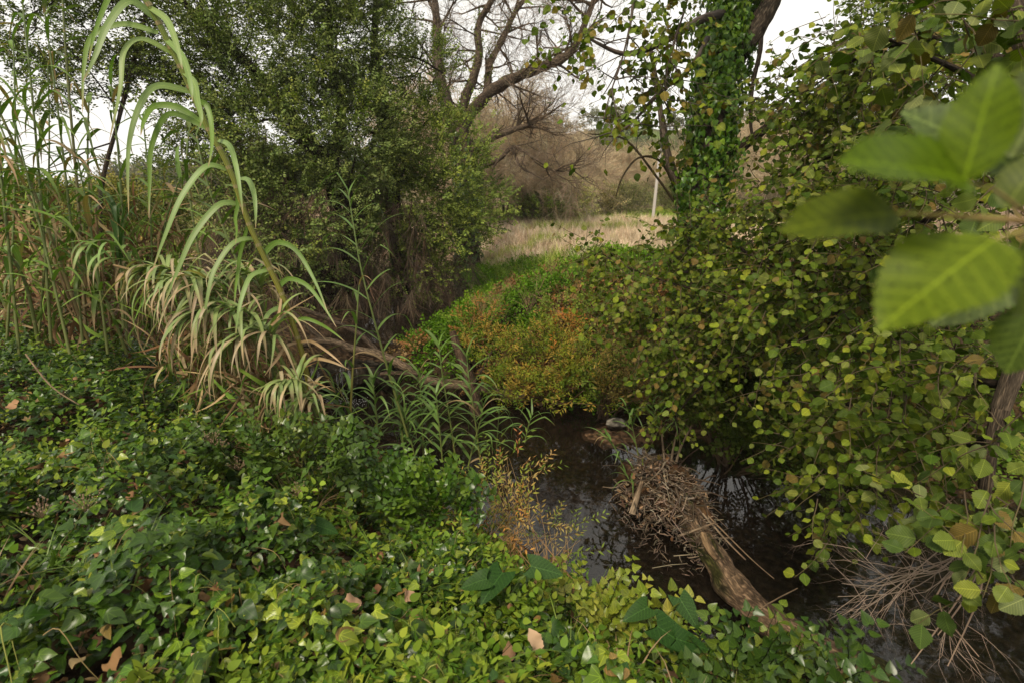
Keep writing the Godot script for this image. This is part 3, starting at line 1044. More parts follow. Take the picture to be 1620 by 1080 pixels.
func bare_tree() -> void:
	var g := P(738, 385, 15)
	g.y = H(g.x, g.z)
	var a := thing("twisted_bare_tree", "twisted leafless tree with dark arching limbs and ivy round its foot", "tree", "", g)
	var c := L(0.13, 0.1, 0.078)
	var c2 := L(0.2, 0.155, 0.115)
	var o := {"seg": 0.45, "wob": 0.24, "up": 0.03, "deep": 4, "kids": [4, 4, 3, 3], "col": L(0.19, 0.145, 0.105), "tip": L(0.29, 0.22, 0.16)}
	var b := MB.new()
	var ends := []
	var tr := limb(b, [g + Vector3(0, -0.3, 0)] + pxs([[740, 350, 15], [742, 300, 15], [735, 240, 15], [728, 205, 15]]), 0.34, 0.26, 12, c, c)
	part("trunk", b.mesh(), M.bark, a)
	var b1 := MB.new()
	var moss := L(0.12, 0.12, 0.03)
	moss.a = 0.5
	var l1 := limb(b1, pxs([[730, 210, 15], [742, 182, 14.9], [775, 146, 14.8], [818, 122, 14.6], [862, 104, 14.4], [898, 88, 14.3], [918, 55, 14.2], [938, 5, 14.1], [948, -30, 14]]), 0.2, 0.06, 9, c, c2, moss)
	sprout(b1, l1, 24, 1.3, 0.045, o, ends, 0.25)
	part("limb", b1.mesh(), M.bark, a)
	var b2 := MB.new()
	var l2 := limb(b2, pxs([[740, 260, 15], [752, 236, 14.8], [778, 218, 14.6], [815, 205, 14.5], [842, 196, 14.4]]), 0.15, 0.05, 8, c, c2, moss)
	sprout(b2, l2, 14, 1.0, 0.04, o, ends, 0.4)
	var l3 := limb(b2, pxs([[752, 270, 14.9], [790, 252, 14.6], [812, 232, 14.4], [845, 250, 14.2], [880, 270, 14], [905, 268, 13.9]]), 0.07, 0.02, 7, c, c2, moss)
	sprout(b2, l3, 14, 0.9, 0.03, o, ends, 0.3)
	limb(b2, pxs([[812, 232, 14.4], [822, 262, 14.2], [842, 275, 14.1], [862, 285, 14]]), 0.04, 0.012, 6, c, c2)
	limb(b2, pxs([[812, 232, 14.4], [785, 258, 14.4], [775, 280, 14.4]]), 0.04, 0.012, 6, c, c2)
	part("limb", b2.mesh(), M.bark, a)
	var b3 := MB.new()
	var l4 := limb(b3, pxs([[728, 210, 15], [735, 160, 15], [750, 120, 15.1], [758, 85, 15.2], [757, 40, 15.3], [775, 5, 15.3], [800, -30, 15.3]]), 0.17, 0.07, 8, c, c2)
	sprout(b3, l4, 18, 1.3, 0.045, o, ends, 0.25)
	var l5 := limb(b3, pxs([[745, 175, 15], [768, 150, 15.1], [776, 100, 15.2], [798, 55, 15.3], [815, 20, 15.4], [840, -15, 15.5]]), 0.14, 0.05, 8, c, c2)
	sprout(b3, l5, 20, 1.2, 0.04, o, ends, 0.25)
	part("limb", b3.mesh(), M.bark, a)
	var b4 := MB.new()
	var l6 := limb(b4, pxs([[722, 220, 15.1], [708, 170, 15.4], [698, 130, 15.6], [692, 70, 15.8], [690, 20, 16], [680, -30, 16]]), 0.2, 0.1, 8, L(0.13, 0.1, 0.08), L(0.17, 0.135, 0.11))
	sprout(b4, l6, 20, 1.4, 0.05, o, ends, 0.25)
	part("limb", b4.mesh(), M.bark, a)
	var fine := [bare_spray(5, 0.55, L(0.2, 0.15, 0.11)), bare_spray(5, 0.7, L(0.24, 0.18, 0.13))]
	var fx := []
	var fc := []
	for e in ends:
		if rng.randf() < 0.55:
			fx.append(frame(e[0] - e[1] * 0.05, e[1] + RV() * 0.3, RV(), R(0.6, 1.2)))
			fc.append(jit(Color.WHITE, 0.3))
	scatter("twigs", fine, M.twig, fx, fc, a)
	# ivy on its foot and lower trunk, thin green shoots on the limbs
	var ivy := [one_leaf(IVY[0], 0.2, 0.1), one_leaf(IVY[1], 0.25, 0.15)]
	var xf := []
	var col := []
	for i in 1500:
		var f := R(0, 1) * R(0.4, 1.0) * (tr.size() - 1.01)
		var k := int(f)
		var an := R(0, TAU)
		var out := Vector3(cos(an), R(-0.2, 0.4), sin(an))
		var q := tr[k].lerp(tr[k + 1], f - k) + out * R(0.3, 0.46)
		xf.append(frame(q, out * 0.4 + Vector3(R(-0.5, 0.5), -1, R(-0.5, 0.5)), out + RV() * 0.4 + Vector3(0, 0.4, 0), R(0.08, 0.14)))
		col.append(jit(L(0.05, 0.1, 0.025).lerp(L(0.12, 0.19, 0.04), R(0, 1)), 0.25))
	scatter("ivy", ivy, M.ivy, xf, col, a)
	var sm := [sprig(OVAL, 10, 0.06, 0.35, 0.7, 0.1, L(0.1, 0.08, 0.05), Color.WHITE, 0.3)]
	var x2 := []
	var c3 := []
	for q in [l1, l4, l5, l6]:
		for i in 60:
			var f : float = R(0, 0.75) * (q.size() - 1.01)
			x2.append(frame(q[int(f)] + RV() * 0.12, Vector3(R(-0.5, 0.5), 1, R(-0.5, 0.5)), RV(), R(0.5, 1.2)))
			c3.append(jit(L(0.17, 0.2, 0.05), 0.3))
	scatter("shoots", sm, M.small, x2, c3, a)

func ivy_tree() -> void:
	var g := P(1095, 500, 6.9)
	g.y = H(g.x, g.z)
	var a := thing("ivy_clad_tree", "leaning alder trunk wrapped in dark green ivy, right of the field", "tree", "", g)
	var bark := L(0.1, 0.08, 0.065)
	var b := MB.new()
	var tr := limb(b, [g + Vector3(0, -0.3, 0)] + pxs([[1105, 400, 6.9], [1118, 280, 6.8], [1130, 180, 6.7], [1142, 90, 6.6], [1156, 20, 6.55], [1175, -60, 6.5]]), 0.2, 0.17, 12, bark, bark)
	part("trunk", b.mesh(), M.bark, a)
	var o := {"seg": 0.3, "wob": 0.22, "up": -0.01, "deep": 3, "kids": [3, 3, 2], "col": L(0.07, 0.055, 0.045), "tip": L(0.09, 0.07, 0.05)}
	var ends := []
	var bl := MB.new()
	limb(bl, pxs([[1152, 110, 6.6], [1180, 70, 6.5], [1210, 20, 6.4], [1235, -30, 6.3]]), 0.14, 0.12, 10, L(0.14, 0.115, 0.095), L(0.15, 0.125, 0.1))
	part("limb", bl.mesh(), M.bark, a)
	var bl2 := MB.new()
	limb(bl2, pxs([[1140, 262, 6.75], [1175, 232, 6.6], [1215, 200, 6.4], [1260, 170, 6.2], [1310, 150, 6]]), 0.075, 0.03, 8, L(0.075, 0.06, 0.045), L(0.09, 0.07, 0.05))
	limb(bl2, pxs([[1205, 40, 6.45], [1203, 80, 6.4], [1192, 130, 6.4], [1188, 190, 6.35], [1195, 240, 6.3]]), 0.035, 0.015, 6, bark, bark)
	part("limb", bl2.mesh(), M.bark, a)
	# grey leafless side stems left of the trunk
	var bs := MB.new()
	limb(bs, pxs([[1080, 420, 7.0], [1078, 320, 7.0], [1060, 260, 7.0], [1048, 200, 7.0], [1040, 140, 7.0], [1030, 80, 7.0]]), 0.07, 0.03, 8, L(0.13, 0.105, 0.08), L(0.17, 0.14, 0.115))
	limb(bs, pxs([[1070, 300, 7.0], [1045, 255, 6.8], [1010, 250, 6.6], [985, 280, 6.4], [975, 310, 6.3]]), 0.02, 0.008, 5, L(0.12, 0.095, 0.05), L(0.14, 0.11, 0.06))
	limb(bs, pxs([[1075, 330, 7.0], [1000, 230, 6.7], [960, 215, 6.5], [930, 212, 6.4]]), 0.018, 0.006, 5, L(0.12, 0.095, 0.05), L(0.14, 0.11, 0.06))
	part("side_stem", bs.mesh(), M.bark, a)
	var ivy := [one_leaf(IVY[0], 0.2, 0.12), one_leaf(IVY[1], 0.25, 0.15), one_leaf(IVY[2], 0.2, 0.1)]
	var xf := []
	var col := []
	for i in 10500:
		var f := R(0, 1) * (tr.size() - 1.01)
		var k := int(f)
		var an := R(0, TAU)
		var out := Vector3(cos(an), 0, sin(an))
		if nf.get_noise_3dv(tr[k] * 1.6 + out * 0.8) < -0.36:
			continue
		var lump := 0.1 + 0.22 * (nz.get_noise_3dv(tr[k] * 3.0 + out * 2.0) + 0.4)
		var q := tr[k].lerp(tr[k + 1], f - k) + out * (0.17 + maxf(lump, 0.0) * R(0.2, 1.15))
		xf.append(frame(q, Vector3(R(-0.7, 0.7), -1, R(-0.7, 0.7)), out + RV() * 0.5 + Vector3(0, 0.5, 0), R(0.045, 0.085)))
		col.append(jit([L(0.06, 0.15, 0.018), L(0.09, 0.2, 0.022), L(0.14, 0.28, 0.03), L(0.2, 0.34, 0.035)][rng.randi() % 4], 0.25))
	scatter("ivy", ivy, M.ivy, xf, col, a)
	# its own low branches hang towards the viewer, sparse against the sky
	var tw := MB.new()
	var up := []
	var bo := MB.new()
	var br1 := limb(bo, pxs([[1150, 20, 6.5], [1110, 30, 5.8], [1070, 55, 5.2], [1030, 75, 4.8], [985, 85, 4.6], [930, 60, 4.5]]), 0.05, 0.012, 6, L(0.06, 0.048, 0.04), L(0.08, 0.06, 0.045))
	var br2 := limb(bo, pxs([[1120, 60, 6.2], [1090, 110, 5.4], [1040, 150, 4.9], [1005, 190, 4.7], [970, 215, 4.6]]), 0.03, 0.006, 6, L(0.06, 0.048, 0.04), L(0.08, 0.06, 0.045))
	var br3 := limb(bo, pxs([[1000, -40, 4.6], [1000, 20, 4.6], [985, 90, 4.6], [965, 150, 4.6], [955, 190, 4.6]]), 0.014, 0.004, 5, L(0.07, 0.055, 0.045), L(0.08, 0.06, 0.045))
	var br4 := limb(bo, pxs([[1100, -60, 4.4], [1085, 10, 4.5], [1060, 90, 4.6], [1050, 160, 4.7]]), 0.014, 0.004, 5, L(0.07, 0.055, 0.045), L(0.08, 0.06, 0.045))
	for q in [br1, br2, br3, br4]:
		sprout(bo, q, 9, 0.5, 0.008, {"seg": 0.12, "wob": 0.22, "up": -0.05, "deep": 2, "kids": [3, 3, 2], "col": L(0.07, 0.055, 0.045), "tip": L(0.09, 0.07, 0.05)}, ends, 0.15)
	part("branches", bo.mesh(), M.twig, a)
	sprays(tw, [blob(1010, 40, 4.6, 85, 45, 0.5), blob(1000, 130, 4.7, 65, 60, 0.4), blob(985, 190, 4.6, 50, 40, 0.3), blob(1075, 90, 4.8, 55, 70, 0.4), blob(905, 55, 4.5, 55, 35, 0.3), blob(1040, 200, 4.8, 40, 40, 0.3), blob(930, 10, 4.5, 70, 30, 0.3), blob(1060, 20, 4.7, 60, 40, 0.4), blob(1080, 230, 5.2, 40, 60, 0.3)], 210, 0.08, Vector3(0, 0.75, 0.55), up, -0.1)
	for e in ends:
		up.append(frame(e[0], e[1] + Vector3(0, -0.4, 0), Vector3(0, 0.75, 0.5) + RV() * 0.7, R(0.05, 0.085)))
	part("twigs", tw.mesh(), M.twig, a, "stuff")
	leaves_out(a, "leaf", up, alder_meshes(2), M.alder, [L(0.13, 0.2, 0.025), L(0.19, 0.27, 0.03), L(0.1, 0.16, 0.025), L(0.26, 0.32, 0.04), L(0.28, 0.22, 0.04)], 290)

func alder_meshes(detail: int) -> Array:
	var o := []
	for k in 4:
		var b := MB.new()
		var n : int = [6, 15, 17, 26][detail]
		b.leaf(Transform3D(), alder_half(n, 0.13 if n < 20 else 0.07, R(0.36, 0.48)), Color.WHITE, Color(1.1, 1.1, 0.95), R(-0.05, 0.3), R(-0.1, 0.3), 0.16, R(0, 6))
		var stalk := L(0.9, 1.0, 0.5)
		b.tube(PackedVector3Array([Vector3(0, -0.02, -0.22), Vector3(0, 0.0, -0.08), Vector3(0, 0, 0.03)]), PackedFloat32Array([0.012, 0.01, 0.01]), 3, stalk, stalk)
		o.append(b.mesh())
	return o

func far_bank() -> void:
	var creep := [sprig(OVAL, 9, 0.045, 0.2, 0.9, 0.0, L(0.08, 0.06, 0.03), Color.WHITE, 0.35), sprig(IVY[1], 7, 0.05, 0.2, 0.9, 0.1, L(0.08, 0.06, 0.03), Color.WHITE, 0.35)]
	var fine := [sprig(LANCE, 13, 0.06, 0.24, 0.8, 0.2, L(0.12, 0.07, 0.03), Color.WHITE, 0.35), sprig(LANCE, 11, 0.07, 0.2, 0.9, 0.3, L(0.12, 0.07, 0.03), Color.WHITE, 0.35)]
	# creeper over the bank
	var xf := []
	var col := []
	for i in 20000:
		var z := -R(6.3, 16.0)
		var x := R(-2.4, 4.6) + (-z - 6) * 0.08
		var d := minf(chain(x, z, STREAM), chain(x, z, UPPER))
		if nearside(x, z) or d < 0.1 or z < -14.6 + 1.6 * ss(-0.3, 1.2, x) + nf.get_noise_2d(x, z) * 1.2:
			continue
		var hum := 0.08 + 0.35 * (nz.get_noise_2d(x * 1.6, z * 1.6) + 0.35) * ss(0, 0.8, d) * ss(-14, -10, z)
		var y := H(x, z) + maxf(hum, 0.02) * pow(R(0.05, 1), 0.5) + 0.03
		xf.append(frame(Vector3(x, y, z), RV() + Vector3(0, 0.4, 0.5), Vector3(0, 1, 0.3) + RV() * 0.5, R(0.7, 1.2)))
		var tan := ss(0.0, 0.28, nz.get_noise_2d(x * 0.9 + 20, z * 0.9) + 0.2 - absf(z + 8.6) * 0.16 - absf(x - 1.4) * 0.07)
		var c := L(0.07, 0.15, 0.015).lerp(L(0.17, 0.3, 0.025), R(0, 1) * ss(-8.5, -11.0, z) + 0.25 * R(0, 1))
		if rng.randf() < tan * 1.0:
			c = L(0.2, 0.15, 0.06).lerp(L(0.26, 0.12, 0.04), R(0, 1))
		col.append(jit(c, 0.25))
	for i in 5200:
		var x := R(2.6, 9.5)
		var z := -R(0.8, 8.0)
		if nearside(x, z) or chain(x, z, STREAM) < 0.1:
			continue
		xf.append(frame(Vector3(x, H(x, z) + R(0.02, 0.3), z), RV() + Vector3(0, 0.4, 0.5), Vector3(0, 1, 0.3) + RV() * 0.5, R(0.7, 1.3)))
		col.append(jit(L(0.06, 0.11, 0.02).lerp(L(0.13, 0.2, 0.03), rng.randf()), 0.25))
	var cr := thing("bank_creeper", "green and rusty creeper covering the far bank up to the field", "creeper")
	cr.set_meta("kind", "stuff")
	scatter("foliage", creep, M.small, xf, col, cr)
	# dry twigs in the rusty patch
	var sp := [bare_spray(9, 0.4, L(0.25, 0.16, 0.09))]
	var x2 := []
	var c2 := []
	for i in 110:
		var x := R(-0.6, 3.2)
		var z := -R(7.8, 9.8)
		x2.append(frame(Vector3(x, H(x, z) + R(0.05, 0.35), z), Vector3(R(-0.8, 0.8), 1, R(-0.4, 0.8)), RV(), R(0.7, 1.5)))
		c2.append(jit(Color.WHITE, 0.3))
	scatter("dry_twigs", sp, M.twig, x2, c2, cr)

	# shrubs along the water
	var shrubs := [
		["orange_tinted_bush", "yellow-green bush with orange shoots overhanging the pool", [[865, 575, 6.9, 60, 34, 0.4], [910, 605, 6.6, 45, 28, 0.3], [815, 605, 7.0, 45, 26, 0.3], [860, 540, 7.2, 60, 24, 0.35], [885, 520, 7.3, 40, 20, 0.25], [770, 545, 7.5, 40, 22, 0.3], [925, 575, 6.7, 35, 30, 0.3], [800, 570, 7.2, 40, 22, 0.3], [850, 615, 6.7, 45, 20, 0.25], [950, 620, 6.4, 30, 24, 0.25], [790, 618, 7.0, 30, 14, 0.2]], 1300, 1, [[0.08, 0.13, 0.02], [0.16, 0.18, 0.03], [0.3, 0.2, 0.035], [0.38, 0.14, 0.03]]],
		["green_weed_bush", "fresh green weedy bush between the orange bush and the alder", [[965, 600, 6.4, 40, 36, 0.35], [950, 560, 6.8, 34, 24, 0.3], [1010, 580, 6.2, 36, 40, 0.3]], 520, 1, [[0.06, 0.11, 0.02], [0.1, 0.14, 0.03], [0.2, 0.15, 0.04], [0.14, 0.12, 0.04]]],
		["rusty_bush", "rusty brown-leaved bush behind the leaning dead stump", [[740, 520, 7.8, 28, 30, 0.3], [765, 495, 8.1, 28, 20, 0.3]], 240, 1, [[0.12, 0.15, 0.03], [0.28, 0.13, 0.035], [0.12, 0.18, 0.03], [0.08, 0.13, 0.03]]],
		["tan_bramble", "tan and russet bramble on the crest of the far bank", [[955, 495, 7.4, 50, 24, 0.4], [890, 490, 8.0, 40, 16, 0.3]], 380, 0, [[0.2, 0.16, 0.06], [0.26, 0.14, 0.05], [0.12, 0.16, 0.04], [0.15, 0.2, 0.04]]],
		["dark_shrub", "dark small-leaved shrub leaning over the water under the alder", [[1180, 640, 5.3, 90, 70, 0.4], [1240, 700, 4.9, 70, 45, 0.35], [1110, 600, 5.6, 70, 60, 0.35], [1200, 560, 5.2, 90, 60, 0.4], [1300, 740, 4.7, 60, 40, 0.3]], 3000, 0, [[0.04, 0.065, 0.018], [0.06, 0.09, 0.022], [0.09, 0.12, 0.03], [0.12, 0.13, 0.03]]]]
	for s in shrubs:
		var q := []
		for e in s[2]:
			q.append(blob(e[0], e[1], e[2], e[3], e[4], e[5]))
		var c0: Vector3 = q[0][0]
		var g := Vector3(c0.x, H(c0.x, c0.z - 0.3), c0.z - 0.3)
		var root := thing(s[0], s[1], "bush", "", g)
		var cols := []
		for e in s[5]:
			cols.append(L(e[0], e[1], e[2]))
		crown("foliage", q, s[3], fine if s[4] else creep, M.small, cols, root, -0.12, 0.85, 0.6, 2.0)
		var b := MB.new()
		for i in 26:
			var e := in_blob(q[i % q.size()])
			b.tube(PackedVector3Array([g + RV() * 0.1, g.lerp(e, 0.5) + RV() * 0.1, e]), ramp(3, 0.012, 0.003), 4, L(0.1, 0.07, 0.05), L(0.2, 0.12, 0.06))
		part("stems", b.mesh(), M.twig, root, "stuff")

func near_alder() -> void:
	var bark := L(0.14, 0.11, 0.085)
	var foot := P(1820, 1000, 2.7)
	foot.y = H(foot.x, foot.z) - 0.1
	var a := thing("alder_tree", "broad alder on the right whose toothed leaves hang over the stream", "tree", "", foot)
	var b := MB.new()
	limb(b, [foot] + pxs([[1800, 800, 2.65], [1760, 600, 2.6], [1700, 400, 2.6], [1660, 200, 2.6], [1580, -60, 2.7]]), 0.09, 0.045, 12, bark, bark)
	limb(b, pxs([[1710, 430, 2.6], [1640, 510, 2.45], [1605, 590, 2.35], [1576, 680, 2.33], [1560, 770, 2.32], [1545, 840, 2.31], [1520, 868, 2.32]]), 0.05, 0.014, 12, bark, bark)
	part("trunk", b.mesh(), M.bark, a)
	var b2 := MB.new()
	for q in [[[1640, 300, 2.55], [1500, 330, 2.9], [1380, 400, 3.3], [1250, 440, 3.8], [1120, 460, 4.3], [1010, 430, 4.6], [940, 395, 4.7]], [[1640, 200, 2.6], [1480, 200, 3.1], [1340, 240, 3.6], [1230, 280, 4.1]], [[1598, 610, 2.35], [1480, 600, 2.8], [1350, 640, 3.2], [1230, 600, 3.8], [1130, 560, 4.2]], [[1600, 100, 2.65], [1480, 60, 3.0], [1360, 90, 3.4], [1270, 150, 3.8]], [[1580, 690, 2.35], [1480, 720, 2.7], [1380, 780, 2.9]], [[1640, 240, 2.6], [1560, 140, 2.4], [1470, 90, 2.2], [1400, 60, 2.0]], [[1250, 440, 3.8], [1180, 400, 4.2], [1130, 350, 4.4], [1100, 330, 4.5]], [[1380, 400, 3.3], [1300, 520, 3.6], [1200, 560, 4.0], [1100, 620, 4.4], [1060, 680, 4.6]]]:
		limb(b2, pxs(q), 0.022, 0.005, 6, L(0.08, 0.062, 0.05), L(0.09, 0.07, 0.05))
	part("branches", b2.mesh(), M.bark, a)
	var tw := MB.new()
	var all := []
	var face := Vector3(-0.35, 0.72, 0.5)
	var front := [blob(935, 400, 4.7, 45, 25, 0.2), blob(1000, 420, 4.6, 80, 50, 0.35), blob(985, 480, 4.7, 55, 45, 0.3), blob(1060, 480, 4.5, 100, 80, 0.4), blob(1170, 400, 4.3, 110, 80, 0.5), blob(1090, 370, 4.6, 70, 40, 0.35), blob(1130, 560, 4.4, 110, 90, 0.4), blob(1300, 300, 3.7, 110, 110, 0.5), blob(1290, 480, 3.6, 140, 130, 0.5), blob(1410, 400, 3.1, 130, 150, 0.5), blob(1430, 590, 2.8, 150, 100, 0.4), blob(1320, 670, 3.1, 110, 80, 0.35), blob(1340, 780, 2.95, 90, 55, 0.3), blob(1540, 520, 2.4, 100, 130, 0.35), blob(1300, 160, 3.9, 110, 90, 0.45), blob(1400, 90, 3.4, 130, 90, 0.5), blob(1530, 220, 2.7, 110, 120, 0.4), blob(1470, 690, 2.6, 90, 60, 0.3), blob(1060, 660, 4.7, 40, 40, 0.2), blob(1220, 600, 4.0, 80, 70, 0.3), blob(1420, 760, 2.7, 60, 50, 0.25)]
	sprays(tw, front, 2500, 0.06, face, all, -0.22)
	sprays(tw, [blob(1560, 70, 1.9, 90, 70, 0.3), blob(1470, 40, 2.1, 70, 50, 0.25), blob(1580, 330, 1.7, 60, 110, 0.2)], 40, 0.085, Vector3(-0.2, 0.7, 0.4), all)
	sprays(tw, [blob(1600, 930, 1.9, 50, 40, 0.12), blob(1570, 800, 2.0, 55, 45, 0.15), blob(1500, 790, 2.15, 60, 30, 0.15), blob(1610, 860, 1.95, 30, 30, 0.12), blob(1590, 700, 2.1, 40, 60, 0.15)], 30, 0.085, face, all)
	var back := []
	for q in front:
		var c: Vector3 = q[0]
		back.append([EYE + (c - EYE) * 1.28, q[1] * 1.25, q[2] * 1.2, q[3] * 1.3])
	sprays(tw, back, 700, 0.08, face, all, -0.2)
	part("twigs", tw.mesh(), M.twig, a, "stuff")
	leaves_out(a, "leaf", all, alder_meshes(1), M.alder, [L(0.14, 0.21, 0.03), L(0.2, 0.27, 0.045), L(0.26, 0.32, 0.055), L(0.1, 0.16, 0.03), L(0.33, 0.38, 0.06), L(0.22, 0.27, 0.1), L(0.16, 0.22, 0.04), L(0.28, 0.32, 0.11), L(0.12, 0.18, 0.035), L(0.21, 0.27, 0.05), L(0.08, 0.13, 0.03), L(0.09, 0.15, 0.03), L(0.24, 0.18, 0.05)], 300)

	# its upper crown over the stream, above the view
	var hi := []
	var hib := [blob(1500, -190, 3.6, 300, 110, 1.2), blob(1350, -260, 4.6, 260, 120, 1.2), blob(1750, -60, 3.4, 120, 250, 1.0)]
	crown("upper_crown", hib, 600, [sprig(alder_half(6, 0.1, 0.42), 8, 0.085, 0.35, 0.9, 0.1, L(0.08, 0.06, 0.04), Color.WHITE, 0.25)], M.small, [L(0.1, 0.15, 0.03), L(0.15, 0.2, 0.04)], a, -0.2)
	# trees on the far bank behind it
	var fl := [sprig(OVAL, 11, 0.065, 0.3, 0.9, 0.15, L(0.07, 0.05, 0.035), Color.WHITE, 0.3), sprig(OVAL, 9, 0.07, 0.28, 0.8, 0.3, L(0.07, 0.05, 0.035), Color.WHITE, 0.3)]
	var ft := [[[1400, 420, 8.6], [[1390, 200, 8.6, 80, 90, 0.9], [1430, 60, 8.6, 90, 90, 0.9], [1360, 330, 8.4, 90, 70, 0.8], [1440, -80, 8.6, 110, 90, 1.0], [1470, 220, 8.4, 70, 100, 0.8]], "leafy tree on the far bank showing between the alder leaves"],
		[[1640, 430, 8.0], [[1600, 200, 8.0, 120, 110, 1.0], [1640, 20, 8.0, 140, 110, 1.0], [1700, 330, 7.6, 160, 120, 1.0], [1560, -130, 8.2, 140, 100, 1.1], [1800, 120, 7.6, 140, 160, 1.0], [2050, 250, 6.2, 180, 170, 1.2], [2050, -60, 6.2, 180, 170, 1.2], [2300, 100, 5.4, 200, 200, 1.2], [2000, 60, 6.4, 260, 330, 1.6]], "leafy tree farthest right on the far bank behind the alder"]]
	for e in ft:
		var g := P(e[0][0], e[0][1], e[0][2])
		g.y = H(g.x, g.z)
		var t2 := thing("bank_tree", e[2], "tree", "", g)
		var fb := []
		for k in e[1]:
			fb.append(blob(k[0], k[1], k[2], k[3], k[4], k[5]))
		var c1: Vector3 = fb[1][0]
		var kb := MB.new()
		var tp := limb(kb, [g + Vector3(0, -0.3, 0), g.lerp(c1, 0.35) + Vector3(0.1, 0, 0), g.lerp(c1, 0.7), c1 + Vector3(0, 0.8, 0)], 0.16, 0.05, 9, bark, bark)
		sprout(kb, tp, 10, 1.2, 0.03, {"seg": 0.35, "wob": 0.2, "up": 0.02, "deep": 3, "kids": [4, 4, 3], "col": bark, "tip": bark}, [], 0.3)
		part("trunk", kb.mesh(), M.bark, t2)
		crown("crown", fb, 3400 if e[0][0] < 1500 else 9500, fl, M.small, [L(0.08, 0.11, 0.03), L(0.12, 0.16, 0.04), L(0.17, 0.2, 0.05)], t2, -0.12)

	# the shoot that almost touches the lens
	var s := thing("leafy_alder_shoot", "blurred alder shoot with big ribbed leaves close at the right edge", "branch", "", P(1640, 350, 0.36))
	var sb := MB.new()
	limb(sb, pxs([[1700, 360, 0.38], [1640, 350, 0.36], [1560, 345, 0.345], [1480, 340, 0.34], [1415, 337, 0.335]]), 0.0024, 0.0011, 6, L(0.26, 0.15, 0.08), L(0.3, 0.25, 0.07))
	limb(sb, pxs([[1640, 352, 0.36], [1580, 305, 0.33], [1530, 288, 0.315]]), 0.0012, 0.0008, 6, L(0.16, 0.09, 0.05), L(0.2, 0.16, 0.05))
	limb(sb, pxs([[1690, 350, 0.37], [1620, 365, 0.33], [1570, 380, 0.315]]), 0.0014, 0.0008, 6, L(0.2, 0.16, 0.05), L(0.26, 0.24, 0.06))
	part("stem", sb.mesh(), M.twig, s)
	var big := []
	for k in 3:
		var lb := MB.new()
		lb.leaf(Transform3D(), alder_half(30, 0.13, [0.3, 0.27, 0.35][k]), Color.WHITE, Color(1.25, 1.2, 0.9), 0.28, 0.12, 0.12, k * 2.0)
		big.append(lb.mesh())
	var ls := [[1530, 285, 0.315, 1352, 232, 0.29, 0.17, 0], [1525, 288, 0.315, 1580, 95, 0.30, 0.17, 1], [1420, 337, 0.335, 1245, 350, 0.33, 0.13, 0], [1575, 378, 0.315, 1395, 505, 0.31, 0.14, 2], [1600, 250, 0.42, 1700, 60, 0.42, 0.3, 1], [1600, 400, 0.42, 1640, 500, 0.45, 0.1, 2], [1630, 430, 0.5, 1475, 505, 0.52, 0.1, 0], [1610, 270, 0.46, 1440, 165, 0.48, 0.1, 1], [1650, 480, 0.5, 1590, 590, 0.52, 0.1, 2], [1590, 330, 0.4, 1660, 230, 0.39, 0.2, 0], [1620, 380, 0.38, 1680, 470, 0.37, 0.2, 1]]
	for i in ls.size():
		var e: Array = ls[i]
		var p0 := P(e[0], e[1], e[2])
		var p1 := P(e[3], e[4], e[5])
		var o := part("leaf", big[e[7]], tinted(M.near, [L(0.16, 0.27, 0.012), L(0.19, 0.3, 0.012), L(0.16, 0.22, 0.012), L(0.25, 0.36, 0.025), L(0.15, 0.2, 0.06), L(0.14, 0.2, 0.05), L(0.24, 0.32, 0.12), L(0.2, 0.29, 0.1), L(0.16, 0.24, 0.06), L(0.2, 0.26, 0.06), L(0.16, 0.22, 0.03)][i]), s)
		var t := frame(p0, p1 - p0, (EYE - p0).normalized() * 0.9 + Vector3(0, 0.8, 0), p0.distance_to(p1))
		o.transform = Transform3D(t.basis, t.origin - s.position)

